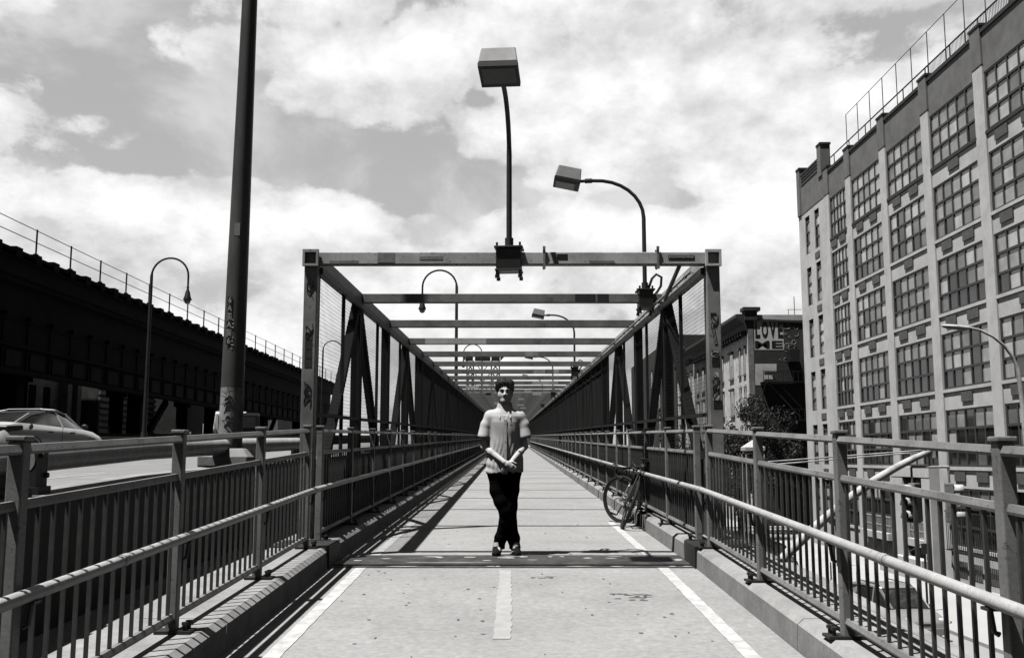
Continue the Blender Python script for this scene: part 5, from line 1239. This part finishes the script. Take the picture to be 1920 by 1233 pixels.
# shirt
Gs = Grid((-.30, -.23, .80), (.30, .19, 1.57), .0058)
def torso(G, grow=0.0):
    z = G.Z; kz = [.80, .86, .95, 1.10, 1.25, 1.36, 1.42, 1.46, 1.50, 1.57]
    A = np.interp(z, kz, [.200, .200, .192, .178, .172, .176, .172, .148, .088, .072]).astype(np.float32) + grow; B = np.interp(z, kz, [.135, .135, .130, .128, .132, .132, .122, .105, .085, .075]).astype(np.float32) + grow
    q = np.sqrt((G.X / A) ** 2 + ((G.Y - .015) / B) ** 2); return (q - 1) * np.minimum(A, B) * .9
sh = torso(Gs)
for s, EL in ((-1, ELr), (1, ELl)):
    sv_ = path(Gs, [(s * .150, .015, 1.412), (s * .192, .010, 1.33), (s * .212, -.002, 1.215)], [.056, .060, .070], .02, (1, 1.1, 1)); sh = sm(sh, sv_, .028)
    hem = (Gs.X * s - .222) * (.26 if s < 0 else .22) + (1.212 - Gs.Z)       # sleeve ends
    sh = np.where((Gs.X * s > .145) & (Gs.Z < 1.30), np.maximum(sh, np.where(Gs.X * s > .198 - .0 * Gs.Z, 1.205 + (Gs.X * s - .25) * .25 - Gs.Z, sh)), sh)
    sh = smx(sh, -(path(Gs, [(s * .19, .015, 1.36), EL], [.060, .060], .02)) + 0 * sh, .006) if False else sh
sh = smx(sh, Gs.Z * 0 + (.838 + .010 * np.sin(Gs.X * 14 + .6) - Gs.Z), .008)
# folds
lowz = np.clip((1.32 - Gs.Z) / .30, 0, 1) * np.clip((.20 - np.abs(Gs.X)) / .05, .15, 1)
fold = .0036 * np.sin(Gs.X * 84 + 3 * np.sin(Gs.Z * 6) + 9 * Gs.Z) * lowz + .002 * np.sin(Gs.X * 150 + 5 * np.sin(Gs.Z * 9)) * lowz + wob(Gs, 17, .003, .7) + -.0 * np.sin(Gs.Z * 120 + np.abs(Gs.X) * 160) * np.clip((np.abs(Gs.X) - .16) / .05, 0, 1) + .0045 * np.sin(Gs.Z * 70 + Gs.X * 25) * np.clip((1.0 - Gs.Z) / .14, 0, 1) * np.clip((np.abs(Gs.X) - .06) / .1, 0, 1)
sh = sm(sh, cap(Gs, (-.145, .015, 1.418), (.145, .015, 1.414), .060, .060), .05) + .8 * fold
# open collar: a V cut and the neck hole
sh = smx(sh, -np.maximum(np.abs(Gs.X - .004) - np.clip((Gs.Z - 1.385) * .42, -1, .055), Gs.Y + .03), .004)
sh = smx(sh, -cap(Gs, (0, .012, 1.44), (0, -.002, 1.62), .062, .068), .006)
shirt = pobj('shirt', Gs, sh, M['shirt'])
# undershirt seen in the V of the collar
Gu = Grid((-.11, -.13, 1.30), (.11, .12, 1.50), .006); pobj('undershirt', Gu, smx(smx(torso(Gu, -.012), Gu.Z - 1.445, .004), -cap(Gu, (0, -.06, 1.50), (0, -.02, 1.60), .068, .07), .006), M['sock'], shirt)
cb_ = MB()
for s in (-1, 1):
    p = [(s * .028, -.078, 1.458), (s * .062, -.012, 1.510), (s * .088, -.050, 1.455), (s * .054, -.112, 1.392)]
    p2 = [(x * 1.02, y - .006, z + .003) for x, y, z in p]; cb_.add(p + p2, [(0, 1, 2, 3), (7, 6, 5, 4), (0, 4, 5, 1), (1, 5, 6, 2), (2, 6, 7, 3), (3, 7, 4, 0)])
obj('collar', cb_, M['shirt'], shirt, local=True)
pk_ = MB().loft([[(.006 + x_, -.119 - .004 * (z_ < 1.2) + dy_, z_) for x_, dy_ in ((-.016, .012), (-.014, -.004), (.014, -.004), (.016, .012))] for z_ in (1.385, 1.3, 1.2, 1.1, 1.0, .85)])
obj('placket', pk_, M['shirt'], shirt, local=True, smooth=True)
for i in range(5): obj('button', MB().tube([(.006, -.1235, 1.34 - .09 * i), (.006, -.1282 if i > 1 else -.1242, 1.34 - .09 * i)], .0045, 10), M['paper'], shirt, local=True)
lg = MB().add([(.066 + x * .9, -.1365, 1.322 + z) for x, z in ((-.012, .004), (-.004, .010), (.006, .006), (.018, .002), (.020, -.005), (.008, -.004), (-.004, -.006), (-.012, -.002))] + [(.066 + x * .9, -.129, 1.322 + z) for x, z in ((-.012, .004), (-.004, .010), (.006, .006), (.018, .002), (.020, -.005), (.008, -.004), (-.004, -.006), (-.012, -.002))], [tuple(range(8))] + [(i, (i + 1) % 8, 8 + (i + 1) % 8, 8 + i) for i in range(8)])
obj('emblem', lg, M['sticker'], shirt, local=True)
# trousers
Gt = Grid((-.24, -.19, .03), (.24, .19, .95), .0065)
t_ = cap(Gt, (-.075, .02, .86), (.075, .02, .86), .105, .105, (1, .95, 1)); t_ = smx(t_, Gt.Z - .90, .004)
t_ = sm(t_, path(Gt, [(-.078, .015, .86), (-.076, -.005, .655), (-.040, -.03, .545), (.004, -.035, .44), (-.002, -.015, .33), (-.044, .015, .17), (-.062, .022, .075)], [.096, .078, .070, .060, .056, .060, .062], .025), .05)
t_ = sm(t_, path(Gt, [(.080, .02, .86), (.070, .005, .66), (.064, .0, .50), (.066, .015, .33), (.092, .024, .17), (.104, .024, .075)], [.094, .076, .064, .056, .060, .058], .03), .012)
t_ = t_ + wob(Gt, 24, .001, .3) + .002 * np.sin(Gt.Z * 70 + Gt.X * 30) * np.clip((.35 - Gt.Z) / .25, 0, 1)
t_ = smx(t_, .062 - Gt.Z, .004)
pobj('trousers', Gt, t_, M['trouser'])
# shoes
for s, x in ((-1, -.078), (1, .112)):
    Gf = Grid((x - .08, -.22, -.01), (x + .08, .13, .14), .005); o_ = s * .012
    f = path(Gf, [(x, .06, .045), (x + o_ * .3, -.03, .044), (x + o_, -.14, .026)], [.042, .043, .040], .03, (1, 1, .9)); f = sm(f, cap(Gf, (x, .045, .07), (x, .03, .10), .044, .044), .03); f = smx(f, .004 - Gf.Z, .003)
    so_h = pobj('shoe', Gf, f, M['shoe'])
    sl2 = MB().loft([[(x + o_ * t2 + w_ * math.cos(a), y + .0, .0 + z) for z in (0,)][0:1] + [] for t2, y, w_ in ()]) if False else None
    Gw = Grid((x - .08, -.22, -.01), (x + .08, .13, .04), .005); w2 = path(Gw, [(x, .06, .045), (x + o_ * .3, -.03, .046), (x + o_, -.13, .040)], [.047, .048, .045], .03); w2 = np.maximum(w2, Gw.Z - .020); w2 = np.maximum(w2, .002 - Gw.Z); pobj('sole', Gw, w2, M['black'], so_h)
    obj('sock', MB().tube([(x, -.010, .085), (x, .0, .125)], [.040, .042], 14), M['sock'], pr, local=True, smooth=True)
    obj('stripe', MB().tube([(x - .047, -.095, .058), (x - .050, -.075, .036), (x - .040, -.125, .045), (x - .020, -.155, .056)], [.003, .008, .006, .002], 6), M['sock'], so_h, local=True)
